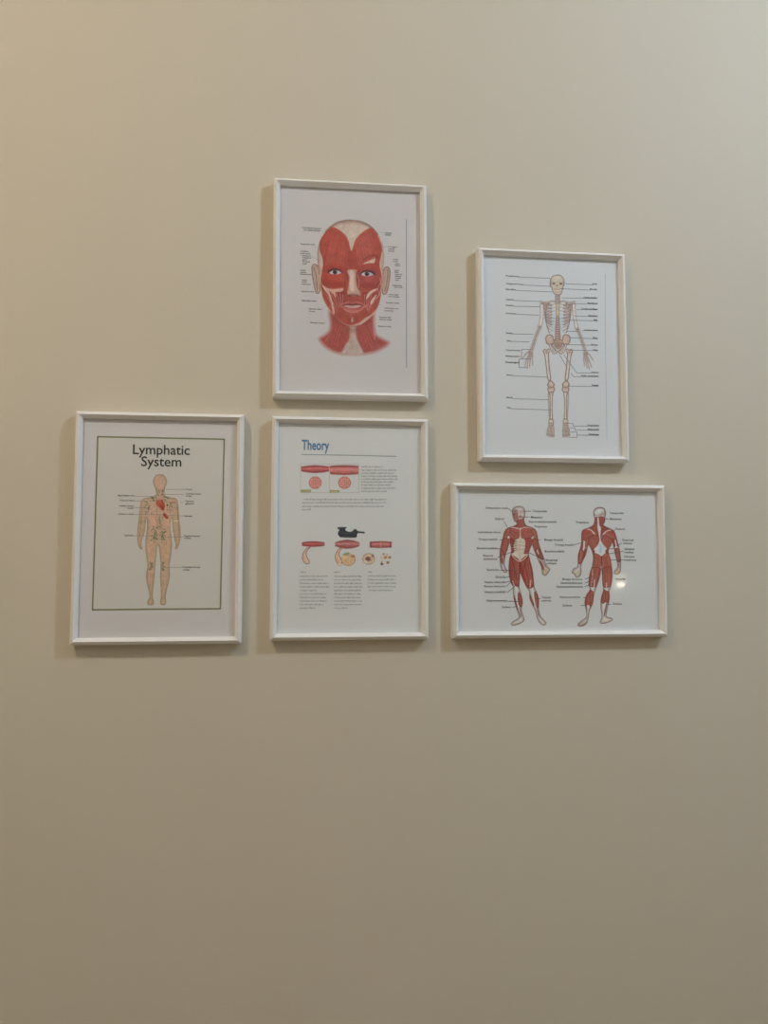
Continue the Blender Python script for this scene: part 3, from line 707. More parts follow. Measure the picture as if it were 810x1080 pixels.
# ================================================================== POSTER: lymphatic system
R2 = random.Random(11)
e, s_ = picture_frame(-0.27063, 0.06854, -0.00101, 0.32052, 0.44845,
    'white framed Lymphatic System poster with a green border line, leftmost on the wall', (0.81, 0.785, 0.83))
SM = Sheet(s_, (168, 160, 153), (0.81, 0.785, 0.83))
BC = [(103.1, 460.6), (236.5, 463.3), (232.4, 642.0), (97.6, 643.1)]
P = hit(np.array([p[0] for p in BC]), np.array([p[1] for p in BC]), PAPER_Y-0.00005)
IV = (0.79, 0.775, 0.765)
print_mesh('ivory_panel', P, [(3, 2, 1, 0)], np.tile(np.array(IV), (4, 1)), SM)
S = Sheet(s_, (167, 159, 147), IV, (0.95, 0.97, 1.0))
lines('border_line', S, [[BC[0], BC[1]], [BC[1], BC[2]], [BC[2], BC[3]], [BC[3], BC[0]]], (98, 96, 62), 1.45, y=INK1)
T = crop(110, 455, 6.75)
texts('heading', S, [('Lymphatic', 203, 608, 164), ('System', 262, 548, 248)], (30, 27, 27), 9.9, 0.011, T)
cv = Canvas(S, 142, 498, 194, 642, 4, T)
BODY = [(397, 306), (425, 312), (442, 338), (444, 370), (434, 402), (428, 425), (430, 455), (470, 470), (505, 476), (520, 494), (527, 540), (533, 620), (542, 700), (540, 770), (528, 815), (516, 838), (503, 834), (508, 806), (500, 770), (492, 720), (486, 670), (482, 618),
        (472, 640), (470, 690), (476, 740), (481, 800), (477, 860), (470, 910), (463, 958), (466, 1020), (458, 1075), (445, 1130), (436, 1180), (440, 1212), (432, 1234), (404, 1234), (398, 1214), (404, 1170), (402, 1100), (398, 1030), (401, 960), (396, 890), (388, 818),
        (376, 818), (370, 890), (362, 960), (358, 1030), (350, 1100), (344, 1170), (352, 1214), (346, 1234), (314, 1236), (306, 1214), (322, 1180), (316, 1130), (302, 1075), (298, 1020), (308, 958), (302, 910), (296, 860), (292, 800), (298, 740), (304, 690), (304, 640),
        (300, 618), (292, 670), (286, 720), (270, 765), (263, 806), (272, 832), (258, 838), (244, 815), (236, 770), (237, 700), (246, 620), (254, 540), (264, 494), (282, 478), (320, 470), (364, 455), (368, 425), (360, 402), (348, 370), (350, 338), (368, 312)]
cv.poly(BODY, (172, 138, 110), 1.0, feather=0.35)
cv.set_clip(BODY, 0.35)
cv.stroke(BODY+[BODY[0]], (134, 112, 82), 2.6, 0.7, feather=1.0)
cv.stroke(BODY+[BODY[0]], (120, 100, 72), 0.6, 0.55)
cv.blob(396, 370, 30, 50, (184, 142, 114), 0.7); cv.blob(355, 640, 30, 90, (196, 146, 116), 0.6); cv.blob(450, 660, 24, 90, (194, 146, 116), 0.6)
cv.blob(268, 640, 18, 120, (168, 138, 104), 0.6); cv.blob(512, 640, 18, 120, (168, 138, 104), 0.6)
cv.blob(440, 560, 18, 34, (194, 138, 116), 0.7); cv.blob(330, 850, 26, 90, (186, 146, 108), 0.6); cv.blob(436, 850, 26, 90, (186, 146, 108), 0.6)
for x in (330, 345, 425, 440): cv.stroke([(x, 800), (x+2, 900), (x-1, 1010), (x, 1120)], (156, 128, 90), 0.6, 0.45)
GN = (70, 78, 50)
def node(x, y, r=4): cv.blob(x, y, r, r, GN, 0.85, 2)
for P in ([(368, 405), (366, 440), (370, 475)], [(428, 400), (430, 440), (424, 475)], [(385, 412), (384, 460)], [(412, 412), (414, 460)], [(370, 475), (372, 560), (378, 600)], [(428, 480), (424, 560), (414, 620)], [(345, 470), (368, 478)], [(430, 472), (470, 468)],
          [(300, 500), (318, 530), (312, 580)], [(480, 505), (465, 540), (468, 580)], [(270, 540), (262, 640), (252, 740)], [(520, 540), (526, 640), (530, 740)], [(395, 600), (388, 620), (376, 650), (380, 676), (398, 676), (402, 648), (390, 622)],
          [(372, 676), (378, 692), (398, 694), (406, 678)], [(350, 690), (372, 720), (356, 745)], [(424, 690), (405, 720), (415, 745)], [(330, 740), (356, 748), (378, 738)], [(340, 770), (356, 748), (352, 722)], [(395, 735), (415, 748), (438, 740)], [(430, 770), (415, 748), (420, 722)], [(356, 748), (372, 772)], [(415, 748), (404, 770)],
          [(326, 930), (340, 950), (326, 985)], [(412, 930), (418, 955), (424, 990)], [(345, 935), (335, 960)]):
    cv.stroke(P, GN, 0.45, 0.6)
for x, y, r in ((345, 474, 9), (352, 490, 7), (338, 468, 5), (440, 468, 5), (452, 476, 5), (462, 466, 5), (436, 490, 5)): node(x, y, r)
for (cx_, cy2, rx_, ry_, n) in ((315, 545, 22, 40, 18), (462, 540, 22, 40, 20), (388, 650, 22, 40, 16), (356, 745, 24, 28, 22), (415, 745, 24, 28, 22), (330, 960, 16, 28, 16), (416, 960, 14, 30, 16), (398, 440, 24, 30, 10), (350, 780, 18, 14, 6), (425, 780, 18, 14, 6), (350, 700, 14, 20, 6), (425, 700, 14, 20, 6), (290, 520, 14, 20, 6)):
    for k in range(n): node(cx_+R2.uniform(-rx_, rx_), cy2+R2.uniform(-ry_, ry_), R2.uniform(2.4, 4.6))
cv.poly([(370, 496), (382, 486), (398, 490), (412, 484), (420, 500), (432, 528), (426, 556), (412, 562), (398, 546), (384, 536), (372, 520)], (158, 66, 50), 1.0, feather=0.4)
cv.blob(410, 540, 14, 14, (138, 44, 34), 0.8); cv.blob(392, 500, 12, 10, (186, 96, 76), 0.7); cv.stroke([(412, 488), (420, 520), (414, 560)], (90, 40, 34), 0.6, 0.7)
cv.poly([(418, 592), (430, 583), (444, 594), (456, 612), (446, 624), (432, 612)], (142, 46, 34), 1.0, feather=0.35); cv.blob(442, 606, 6, 6, (176, 80, 60), 0.7)
cv.stroke([(484, 506), (502, 505)], (150, 60, 48), 1.0, 0.9); cv.stroke([(496, 638), (524, 638)], (196, 176, 140), 0.9, 0.9)
cv.clip = None
cv.stroke([(384, 770), (383, 830)], (150, 120, 90), 0.5, 0.5)
cv.build('body_illustration', label='tan standing body drawing with green lymph nodes and red heart')
GLN = (126, 112, 98); GTX = (84, 76, 70)
lines('leader_line', S, [[(215, 461), (350, 464)], [(215, 495), (375, 497)], [(207, 541), (305, 545)], [(205, 591), (410, 593)], [(205, 743), (350, 744)], [(440, 413), (580, 413)], [(430, 448), (565, 449)], [(545, 505), (565, 505)], [(440, 597), (570, 602)], [(420, 750), (560, 752)], [(430, 967), (560, 968)]], GLN, 0.5, T=T)
texts('caption_text', S, [('Right lymphatic duct', 97, 214, 461), ('Thoracic duct', 107, 213, 496), ('Axillary lymph', 105, 208, 535), ('nodes', 165, 207, 551), ('Cisterna chyli', 100, 205, 593), ('Appendix', 140, 205, 745), ('Tonsil', 582, 622, 418), ('Cervical lymph', 580, 688, 449), ('nodes', 580, 621, 464), ('Thymus', 575, 638, 502), ('gland', 575, 636, 519), ('Spleen', 570, 626, 607), ('Inguinal lymph', 568, 682, 749), ('nodes', 570, 616, 764), ('Popliteal lymph', 560, 683, 971), ('nodes', 560, 607, 990)], (66, 58, 54), 1.5, 0.03, T)

# ================================================================== POSTER: theory
e, s_ = picture_frame(0.10105, 0.06988, -0.00149, 0.31352, 0.44258,
    'white framed poster with a blue Theory heading, directly below the face chart', (0.87, 0.885, 0.92))
S = Sheet(s_, (171, 169, 164), (0.87, 0.885, 0.92), (0.92, 0.98, 0.97))
T = crop(305, 455, 6.23)
texts('heading', S, [('Theory', 82, 263, 121)], (62, 98, 128), 10.2, 0.021, T)
lines('rule_line', S, [[(82, 152), (400, 157), (703, 164)]], (118, 116, 118), 0.8, T=T)
lines('panel_outline', S, [[(75, 213), (266, 214), (458, 215), (458, 402), (266, 402), (75, 401), (75, 213)], [(266, 214), (266, 402)]], (160, 150, 142), 0.5, T=T)
def spindle(cv, x0, x1, yt, yb, ye0, ye1, base, light, dark, bow=1.0):
    xm = (x0+x1)/2; w = x1-x0
    p = [(x0, ye0), (x0+w*0.25, yt+(ye0-yt)*0.28), (xm, yt), (x1-w*0.25, yt+(ye0-yt)*0.28), (x1, ye0), (x1, ye1), (x1-w*0.25, yb-(yb-ye1)*0.28), (xm, yb), (x0+w*0.25, yb-(yb-ye1)*0.28), (x0, ye1)]
    w_, m = cv.poly(p, base, 1.0, feather=0.35, smooth=False)
    cv.set_clip(p, 0.35)
    h = yb-yt
    cv.stroke([(x0, ye0+h*0.04), (xm, yt+h*0.06), (x1, ye0+h*0.04)], dark, h*0.16*cv.u, 0.75, feather=0.8)
    cv.stroke([(x0, ye1-h*0.04), (xm, yb-h*0.08), (x1, ye1-h*0.04)], dark, h*0.20*cv.u, 0.7, feather=0.9)
    cv.stroke([(x0, (ye0+ye1)/2-h*0.02), (xm, yt+h*0.42), (x1, (ye0+ye1)/2-h*0.02)], light, h*0.20*cv.u, 0.7, feather=0.9)
    for k in range(5):
        t = 0.2+0.15*k
        cv.stroke([(x0, ye0+(ye1-ye0)*t), (xm, yt+h*t), (x1, ye0+(ye1-ye0)*t)], dark, 0.4, 0.35)
    cv.clip = None
cv = Canvas(S, 316, 488, 379, 523, 4, T)
spindle(cv, 79, 263, 222, 274, 232, 262, (172, 78, 76), (204, 128, 122), (110, 40, 42))
spindle(cv, 268, 455, 221, 287, 228, 279, (182, 96, 92), (212, 140, 134), (118, 48, 48))
for cx_ in (171, 364):
    cv.ellipse(cx_, 337, 42, 41, (168, 86, 78), 1.0, 0.35); cv.ellipse(cx_, 337, 35, 34, (202, 158, 148), 1.0, 0.35)
    for r_ in range(5):
        for k in range(5):
            x, y = cx_-26+k*13, 337-26+r_*13
            if (x-cx_)**2+(y-337)**2 < 31**2: cv.blob(x, y, 7.2, 5.8, (176, 88, 80), 0.95, 2)
for x0, x1, y0, y1 in ((76, 143, 383, 402), (266, 329, 386, 404)):
    cv.poly([(x0, y0), (x1, y0), (x1, y1), (x0, y1)], (140, 122, 76), 1.0, smooth=False)
    cv.stroke([(x0+8, (y0+y1)/2), (x1-10, (y0+y1)/2)], (186, 170, 130), 0.7, 0.7)
cv.build('muscle_panel_illustration', label='two pink muscle bundles above round cross sections')
BG = (132, 124, 124)
greek('body_text', S, [(473, 618, 236), (473, 704, 258), (473, 690, 278), (473, 708, 298), (473, 712, 317), (473, 684, 336), (473, 672, 356), (473, 698, 377), (473, 640, 397), (95, 640, 451), (85, 632, 472), (85, 620, 496), (85, 140, 517)], BG, 1.6, T, seed=5)
T = crop(305, 540, 6.23)
cv = Canvas(S, 354, 551, 387, 569, 5, T)
cv.ellipse(408, 100, 20, 18, (184, 180, 178), 0.6, 0.3)
cv.ellipse(405, 104, 15, 14, (174, 168, 164), 0.7, 0.3)
cv.poly([(318, 101), (334, 99), (372, 99), (376, 106), (368, 114), (376, 124), (394, 130), (414, 126), (428, 113), (440, 113), (450, 124), (470, 128), (490, 129), (497, 134), (494, 141), (474, 139), (452, 139), (446, 150), (443, 164), (430, 169), (345, 167), (330, 160), (320, 146), (322, 130), (330, 118), (320, 112)], (42, 44, 50), 1.0, feather=0.25)
cv.stroke([(335, 130), (380, 140), (440, 130)], (78, 84, 92), 0.6, 0.5); cv.stroke([(326, 106), (368, 105)], (96, 102, 110), 0.5, 0.6)
cv.build('tool_illustration', label='black hand tool with a roller')
cv = Canvas(S, 317, 567, 416, 599, 5, T)
spindle(cv, 85, 231, 192, 229, 200, 222, (166, 70, 66), (204, 122, 114), (104, 38, 38))
spindle(cv, 303, 460, 182, 242, 200, 224, (176, 96, 92), (208, 142, 134), (110, 48, 48))
for q in (1.0, 0.72, 0.44): cv.stroke([(383+40*q*math.cos(a), 211+24*q*math.sin(a)) for a in np.linspace(0, 2*math.pi, 21)], (122, 64, 74), 0.5, 0.8)
spindle(cv, 530, 673, 191, 237, 197, 231, (176, 92, 88), (208, 142, 134), (112, 46, 46))
for x in (537, 666): cv.stroke([(x, 197), (x-2, 214), (x, 232)], (100, 40, 42), 1.2, 0.8)
cv.stroke([(601, 196), (602, 234)], (200, 140, 132), 0.7, 0.5)
for dx in (0, 216):
    cr = [(142+dx, 228), (112+dx, 242), (92+dx, 272), (87+dx, 300), (94+dx, 325), (112+dx, 340), (128+dx, 338), (131+dx, 322), (119+dx, 300), (112+dx, 276), (120+dx, 252)]
    cv.poly(cr, (196, 158, 138), 1.0, feather=0.3, outline=(132, 66, 58), ow=0.7)
    cv.stroke([(124+dx, 248), (100+dx, 280), (100+dx, 310), (114+dx, 332)], (176, 110, 96), 0.7, 0.7)
cv.blob(330, 345, 16, 9, (206, 180, 164), 0.9, 2); cv.stroke([(312, 338), (328, 352), (346, 350)], (140, 84, 70), 0.5, 0.8)
cv.ellipse(388, 310, 46, 42, (190, 150, 118), 1.0, 0.35)
for k in range(26):
    a = R2.uniform(0, 2*math.pi); q = math.sqrt(R2.random())
    cv.blob(388+40*q*math.cos(a), 312+36*q*math.sin(a), 5, 4.4, R2.choice([(176, 116, 86), (208, 172, 142), (180, 128, 102), (200, 156, 122)]), 0.8, 2)
cv.stroke([(388+46*math.cos(a), 310+42*math.sin(a)) for a in np.linspace(-0.6, 3.3, 16)], (150, 98, 70), 0.7, 0.8)
cv.blob(418, 290, 12, 9, (158, 84, 74), 0.8, 2)
for P in ([(352, 285), (366, 272), (372, 284)], [(372, 262), (380, 278)], [(388, 264), (386, 282)], [(356, 276), (394, 272)]): cv.stroke(P, (98, 122, 76), 0.8, 0.8)
cv.blob(362, 300, 12, 16, (190, 178, 122), 0.6)
cv.ellipse(522, 308, 39, 36, (190, 160, 138), 1.0, 0.35); cv.stroke([(522+38*math.cos(a), 308+35*math.sin(a)) for a in np.linspace(0, 2*math.pi, 22)], (142, 100, 80), 0.8, 0.8)
cv.blob(518, 308, 19, 15, (108, 62, 52), 0.95, 2); cv.blob(548, 288, 10, 12, (128, 84, 72), 0.8, 2); cv.blob(500, 325, 12, 8, (206, 182, 164), 0.7); cv.stroke([(530, 322), (552, 308)], (160, 88, 76), 0.6, 0.7)
for x, y, r_, c in ((620, 276, 8, (158, 106, 84)), (632, 297, 16, (188, 146, 110)), (660, 298, 11, (158, 112, 86)), (606, 324, 9, (204, 172, 140)), (609, 341, 10, (104, 68, 52)), (648, 332, 11, (148, 104, 70)), (604, 300, 6, (196, 158, 130)), (642, 280, 6, (176, 128, 96))):
    cv.blob(x, y, r_, r_*0.9, c, 1.0, 3); cv.blob(x+2, y+1, r_*0.5, r_*0.4, (112, 70, 54), 0.7, 2)
cv.build('muscle_and_fat_illustration', label='row of pink muscles over crescents, an orange globe and brown bits')
L10 = [422+23.2*k for k in range(10)]
greek('body_text', S, [(75, 113, 398), (295, 334, 398), (517, 546, 398)]+[(70, x, y+4) for x, y in zip((250, 228, 260, 265, 180, 242, 243, 243, 222, 166), L10)]
      + [(295, x, y+4) for x, y in zip((470, 474, 476, 480, 470, 470, 468, 480, 482, 382), L10)] + [(515, 698, 424), (515, 700, 448), (515, 706, 471), (515, 698, 494), (525, 680, 518)], BG, 1.6, T, seed=9)

# ================================================================== POSTER: muscles front and back
e, s_ = picture_frame(0.53182, 0.00514, -0.00183, 0.4507, 0.31338,
    'white framed landscape poster of two red muscle figures, the only wide one', (0.875, 0.885, 0.915))
S = Sheet(s_, (172, 171, 168), (0.875, 0.885, 0.915), (0.87, 0.93, 0.97))
T = crop(495, 525, 7.448)
cv = Canvas(S, 526, 532, 582, 662, 4.5, T)
PALE, MR, MD, ML, SKIN = (198, 184, 172), (160, 66, 54), (104, 38, 32), (206, 128, 106), (200, 182, 156)
def fig(P, c=PALE): cv.poly(P, c, 1.0, feather=0.3, outline=(122, 92, 82), ow=0.5)
def mus(P, c=MR, n=6, a=None, b=None, o=MD):
    cv.poly(P, c, 1.0, feather=0.3, outline=o, ow=0.45)
    if a: cv.fibres(a, b, n, MD, 0.45, 0.5, R2, 2); cv.fibres(a, b, max(2, (n*2)//3), ML, 0.45, 0.42, R2, 2)
FR = [(400, 66), (425, 78), (437, 106), (436, 140), (430, 165), (434, 195), (448, 218), (498, 237), (524, 260), (535, 300), (545, 355), (562, 410), (584, 470), (606, 528), (632, 562), (612, 600), (592, 612), (572, 592), (566, 545), (545, 500), (525, 450), (505, 402), (494, 370), (480, 392), (468, 440), (476, 490), (494, 560), (504, 640), (510, 700), (530, 745), (545, 800), (544, 870), (560, 930), (590, 965), (604, 986), (584, 1002), (556, 985), (534, 948), (518, 888), (494, 838), (474, 788), (472, 740), (448, 698), (420, 640), (400, 592), (396, 640), (392, 700), (410, 772), (418, 822), (410, 880), (424, 930), (430, 962), (400, 988), (346, 1003), (328, 990), (342, 973), (386, 944), (388, 920), (370, 868), (352, 800), (344, 740), (344, 700), (324, 660), (312, 600), (310, 540), (316, 480), (326, 440), (330, 402), (318, 352), (308, 372), (298, 410), (284, 452), (276, 505), (282, 545), (296, 575), (282, 588), (260, 574), (246, 540), (240, 490), (240, 430), (246, 388), (256, 340), (268, 298), (276, 264), (302, 238), (342, 224), (374, 208), (366, 190), (352, 182), (346, 160), (340, 138), (336, 108), (344, 84), (366, 70)]
fig(FR)
cv.set_clip(FR, 0.3)
cv.poly([(336, 100), (380, 90), (384, 120), (376, 150), (345, 160)], (160, 122, 104), 0.8, feather=0.8)
cv.poly([(338, 125), (380, 118), (384, 150), (395, 190), (360, 196), (344, 160)], (152, 92, 76), 0.85, feather=0.6)
cv.blob(362, 105, 18, 10, (120, 84, 72), 0.7); cv.blob(350, 130, 10, 6, (96, 60, 54), 0.8); cv.blob(410, 108, 20, 16, (164, 116, 100), 0.8); cv.blob(400, 90, 26, 10, (204, 190, 176), 0.8)
cv.blob(412, 130, 8, 18, (206, 190, 176), 0.9); cv.blob(400, 150, 16, 10, (146, 60, 50), 0.9); cv.blob(352, 172, 10, 5, (206, 186, 172), 0.7); cv.stroke([(346, 165), (366, 168)], (110, 60, 52), 0.6, 0.8)
mus([(376, 178), (410, 168), (432, 160), (436, 200), (450, 222), (402, 240), (380, 226), (372, 208)], (158, 70, 58), 6, [(385, 180), (428, 165)], [(395, 235), (445, 220)])
mus([(372, 208), (376, 230), (340, 228)], (150, 66, 54)); mus([(436, 200), (500, 238), (448, 232)], (150, 66, 54))
# shoulders and arms
mus([(302, 238), (276, 264), (268, 300), (262, 325), (282, 322), (304, 300), (318, 270), (335, 240)], (168, 80, 62), 6, [(310, 245), (335, 245)], [(268, 315), (290, 318)])
mus([(498, 237), (524, 260), (535, 300), (538, 330), (515, 318), (500, 290), (484, 262), (470, 240)], (168, 80, 62), 6, [(480, 245), (505, 245)], [(515, 315), (535, 320)])
mus([(262, 325), (296, 318), (310, 330), (304, 380), (286, 440), (268, 440), (246, 400), (254, 350)], (160, 74, 62), 6, [(265, 330), (305, 330)], [(256, 430), (284, 435)])
mus([(244, 400), (272, 438), (280, 460), (272, 500), (262, 520), (246, 500), (240, 450)], (152, 62, 52), 5, [(246, 410), (276, 450)], [(246, 495), (268, 505)])
mus([(500, 318), (540, 330), (548, 368), (556, 400), (530, 430), (514, 400), (500, 370)], (168, 84, 66), 6, [(505, 325), (540, 335)], [(520, 410), (552, 400)])
mus([(514, 405), (545, 400), (562, 412), (582, 468), (574, 486), (552, 478), (536, 460)], (146, 52, 44), 5, [(520, 410), (560, 415)], [(548, 475), (578, 480)])
mus([(552, 490), (566, 505), (586, 550), (580, 572), (566, 540)], (166, 84, 68)); cv.stroke([(570, 490), (600, 545)], (112, 58, 50), 0.8, 0.8)
cv.stroke([(545, 440), (536, 425), (534, 408)], (204, 178, 160), 1.4, 0.8); cv.stroke([(262, 455), (270, 490), (266, 515)], (206, 184, 168), 1.0, 0.8)
cv.blob(256, 545, 12, 24, (150, 152, 160), 0.8); cv.blob(270, 578, 18, 10, SKIN, 0.9); cv.blob(598, 580, 22, 26, (200, 172, 136), 0.95, 2)
for P in ([(590, 560), (578, 600)], [(600, 565), (596, 608)], [(610, 562), (610, 596)], [(605, 545), (628, 562)]): cv.stroke(P, (140, 104, 80), 0.5, 0.7)
# chest, flanks, belly
mus([(330, 244), (366, 238), (394, 246), (394, 300), (374, 324), (338, 322), (314, 300), (316, 270)], (168, 82, 64), 9, [(340, 322), (390, 305), (392, 260)], [(312, 285), (320, 262), (334, 246)])
mus([(406, 246), (446, 236), (478, 246), (498, 280), (494, 306), (462, 324), (428, 326), (406, 302)], (166, 80, 66), 9, [(428, 322), (408, 300), (406, 260)], [(492, 305), (490, 275), (475, 250)])
mus([(316, 318), (352, 324), (358, 345), (348, 372), (352, 420), (330, 442), (334, 400), (322, 360)], (146, 58, 48), 7, [(322, 335), (332, 430)], [(355, 350), (352, 415)])
mus([(432, 326), (480, 318), (496, 340), (482, 390), (466, 440), (428, 446), (438, 390)], (158, 66, 56), 8, [(440, 335), (432, 440)], [(490, 345), (465, 435)])
cv.poly([(386, 320), (404, 316), (436, 332), (438, 390), (430, 440), (466, 442), (398, 498), (330, 440), (354, 428), (348, 376), (362, 338)], (200, 178, 156), 1.0, feather=0.4)
for y in (345, 372, 402): cv.stroke([(358, y), (434, y+4)], (146, 110, 92), 0.5, 0.6)
cv.stroke([(396, 325), (396, 490)], (166, 134, 112), 0.5, 0.6)
for k in range(5): cv.stroke([(352, 345+k*18), (372, 338+k*18)], (120, 56, 46), 0.6, 0.8)
cv.stroke([(400, 240), (400, 330)], (210, 178, 152), 1.1, 0.9); cv.stroke([(338, 230), (368, 240), (398, 244), (440, 232), (484, 240)], (212, 184, 160), 0.9, 0.9)
# thighs
mus([(322, 446), (396, 500), (398, 590), (394, 640), (392, 696), (362, 690), (330, 655), (312, 600), (312, 530)], (152, 46, 40), 12, [(325, 455), (390, 510)], [(330, 650), (388, 690)])
mus([(398, 500), (466, 446), (478, 496), (496, 570), (504, 640), (506, 690), (476, 712), (450, 696), (420, 640), (400, 588)], (156, 48, 40), 12, [(405, 510), (465, 460)], [(450, 690), (502, 680)])
cv.stroke([(325, 450), (350, 540), (375, 640)], (92, 30, 28), 0.7, 0.7); cv.stroke([(464, 450), (430, 540), (412, 610)], (92, 30, 28), 0.7, 0.7); cv.stroke([(398, 500), (398, 590)], (84, 26, 26), 0.8, 0.8)
cv.stroke([(324, 440), (396, 500), (468, 442)], (212, 176, 158), 0.9, 0.95)
cv.stroke([(340, 655), (352, 690)], (206, 178, 166), 1.2, 0.9); cv.stroke([(482, 650), (478, 700)], (206, 178, 166), 1.2, 0.9)
mus([(330, 640), (345, 690), (326, 662)], (140, 40, 36))
# lower legs
mus([(386, 742), (408, 772), (418, 822), (410, 856), (392, 846), (382, 800)], (166, 66, 52), 5, [(388, 750), (408, 780)], [(392, 845), (412, 848)])
mus([(350, 768), (362, 800), (374, 850), (380, 880), (368, 862), (354, 812)], (158, 62, 50))
mus([(476, 756), (492, 790), (508, 846), (494, 836), (474, 788)], (160, 62, 50), 4, [(478, 765), (488, 790)], [(496, 832), (504, 840)])
mus([(512, 738), (532, 760), (545, 802), (542, 862), (526, 852), (514, 804)], (164, 66, 52), 5, [(515, 745), (535, 770)], [(524, 848), (540, 855)])
cv.stroke([(395, 860), (408, 930)], (116, 72, 64), 0.8, 0.7); cv.stroke([(380, 880), (404, 940)], (140, 70, 60), 0.7, 0.7); cv.stroke([(528, 860), (545, 930)], (116, 72, 64), 0.8, 0.7)
cv.stroke([(366, 710), (372, 780), (384, 860)], (208, 194, 182), 1.2, 0.7); cv.stroke([(496, 730), (510, 800), (526, 880)], (208, 194, 182), 1.2, 0.7)
cv.blob(375, 985, 40, 10, SKIN, 0.8); cv.blob(580, 975, 20, 14, SKIN, 0.8); cv.stroke([(350, 1000), (400, 986), (428, 962)], (150, 116, 90), 0.6, 0.8)
cv.stroke(FR+[FR[0]], (104, 58, 48), 2.4, 0.5, feather=1.0)
cv.clip = None
cv.build('front_figure_illustration', label='red muscled figure seen from the front')

TB = crop(580, 525, 7.448)
cv = Canvas(S, 600, 532, 660, 664, 4.5, TB)
BK = [(398, 74), (426, 84), (438, 115), (434, 155), (430, 192), (418, 210), (440, 228), (482, 246), (506, 266), (519, 300), (532, 350), (546, 400), (556, 480), (556, 540), (553, 580), (532, 602), (506, 594), (508, 574), (530, 548), (528, 508), (514, 450), (503, 400), (490, 352), (478, 374), (460, 412), (462, 440), (476, 482), (486, 540), (490, 620), (478, 700), (466, 732), (468, 790), (452, 868), (444, 930), (480, 944), (490, 962), (442, 984), (394, 982), (408, 932), (400, 860), (402, 790), (420, 722), (414, 680), (410, 600), (402, 556), (392, 620), (366, 700), (346, 762), (336, 830), (310, 890), (300, 950), (286, 990), (250, 1010), (220, 1003), (226, 984), (272, 950), (288, 930), (286, 890), (274, 830), (284, 770), (314, 722), (304, 680), (312, 600), (330, 540), (340, 480), (334, 430), (322, 400), (304, 370), (296, 392), (280, 450), (256, 500), (244, 545), (246, 575), (238, 612), (210, 626), (192, 602), (172, 586), (188, 556), (214, 545), (220, 508), (222, 450), (236, 400), (248, 350), (248, 290), (258, 256), (292, 240), (336, 218), (350, 190), (352, 160), (342, 130), (348, 96), (370, 78)]
fig(BK)
cv.set_clip(BK, 0.3)
cv.blob(385, 110, 40, 26, (204, 192, 176), 0.8); cv.stroke([(350, 95), (372, 80), (400, 76), (428, 88), (436, 118)], (96, 84, 80), 0.9, 0.8); cv.blob(405, 130, 10, 18, (150, 104, 90), 0.6); cv.stroke([(345, 132), (380, 138), (400, 128)], (176, 124, 106), 1.0, 0.8); cv.blob(425, 130, 10, 18, (158, 112, 96), 0.7)
mus([(352, 158), (380, 150), (412, 150), (434, 165), (430, 195), (414, 212), (440, 230), (470, 246), (430, 264), (404, 300), (398, 345), (384, 345), (376, 300), (352, 268), (310, 246), (336, 218), (350, 190)], (156, 72, 60), 12, [(355, 175), (345, 215), (320, 245)], [(376, 180), (378, 240), (380, 320)])
cv.fibres([(425, 175), (425, 220), (455, 245)], [(400, 180), (402, 250), (402, 320)], 9, MD, 0.45, 0.45, R2, 2)
mus([(292, 240), (258, 256), (248, 290), (248, 335), (272, 345), (300, 325), (330, 300), (346, 286), (330, 262)], (164, 74, 58), 8, [(335, 265), (345, 285)], [(250, 300), (262, 340)])
mus([(482, 246), (506, 266), (519, 300), (524, 330), (500, 338), (476, 310), (440, 296), (424, 288), (440, 266)], (160, 64, 54), 8, [(435, 270), (428, 285)], [(520, 310), (505, 335)])
mus([(300, 326), (346, 288), (374, 300), (384, 345), (366, 380), (346, 406), (322, 398), (304, 366)], (164, 82, 60), 9, [(305, 330), (345, 295)], [(330, 398), (380, 350)])
mus([(420, 290), (470, 312), (490, 345), (478, 374), (460, 410), (436, 400), (412, 362), (402, 340)], (158, 72, 62), 9, [(425, 295), (480, 335)], [(408, 355), (450, 405)])
mus([(322, 398), (350, 408), (346, 440), (336, 440)], (150, 62, 52)); mus([(462, 408), (440, 410), (440, 436), (462, 440)], (150, 62, 52))
cv.stroke([(290, 246), (325, 256), (348, 284)], (212, 184, 164), 1.2, 0.9); cv.stroke([(480, 252), (442, 264), (420, 288)], (212, 184, 164), 1.2, 0.9)
cv.poly([(374, 156), (382, 158), (388, 215), (400, 236), (396, 300), (402, 340), (422, 372), (446, 402), (420, 420), (404, 456), (390, 424), (344, 408), (378, 372), (388, 330), (382, 280), (374, 236), (374, 200)], (202, 190, 184), 1.0, feather=0.4)
cv.poly([(392, 360), (402, 372), (406, 410), (398, 440), (386, 412)], (160, 172, 190), 0.9, feather=0.9)
# arms
cv.stroke([(268, 345), (264, 400)], (206, 190, 174), 2.0, 0.9); cv.poly([(250, 345), (262, 350), (258, 400), (240, 410)], (146, 62, 52), 0.9); cv.poly([(278, 345), (304, 340), (292, 392), (276, 400)], (150, 70, 58), 0.9, feather=0.4)
mus([(240, 405), (258, 412), (268, 440), (258, 490), (236, 522), (222, 500), (224, 450)], (160, 72, 58), 6, [(240, 415), (262, 430)], [(226, 505), (245, 505)]); mus([(272, 405), (290, 410), (280, 450), (262, 485)], (150, 62, 52))
cv.blob(212, 588, 26, 26, (204, 182, 148), 0.9, 2)
for P in ([(200, 565), (180, 590)], [(212, 570), (196, 602)], [(222, 572), (210, 618)], [(234, 572), (228, 610)]): cv.stroke(P, (146, 112, 86), 0.5, 0.7)
mus([(488, 320), (510, 330), (512, 380), (500, 378)], (152, 62, 52)); mus([(520, 320), (534, 352), (540, 385), (528, 372)], (140, 54, 46)); cv.stroke([(514, 335), (524, 390)], (208, 192, 174), 1.5, 0.9)
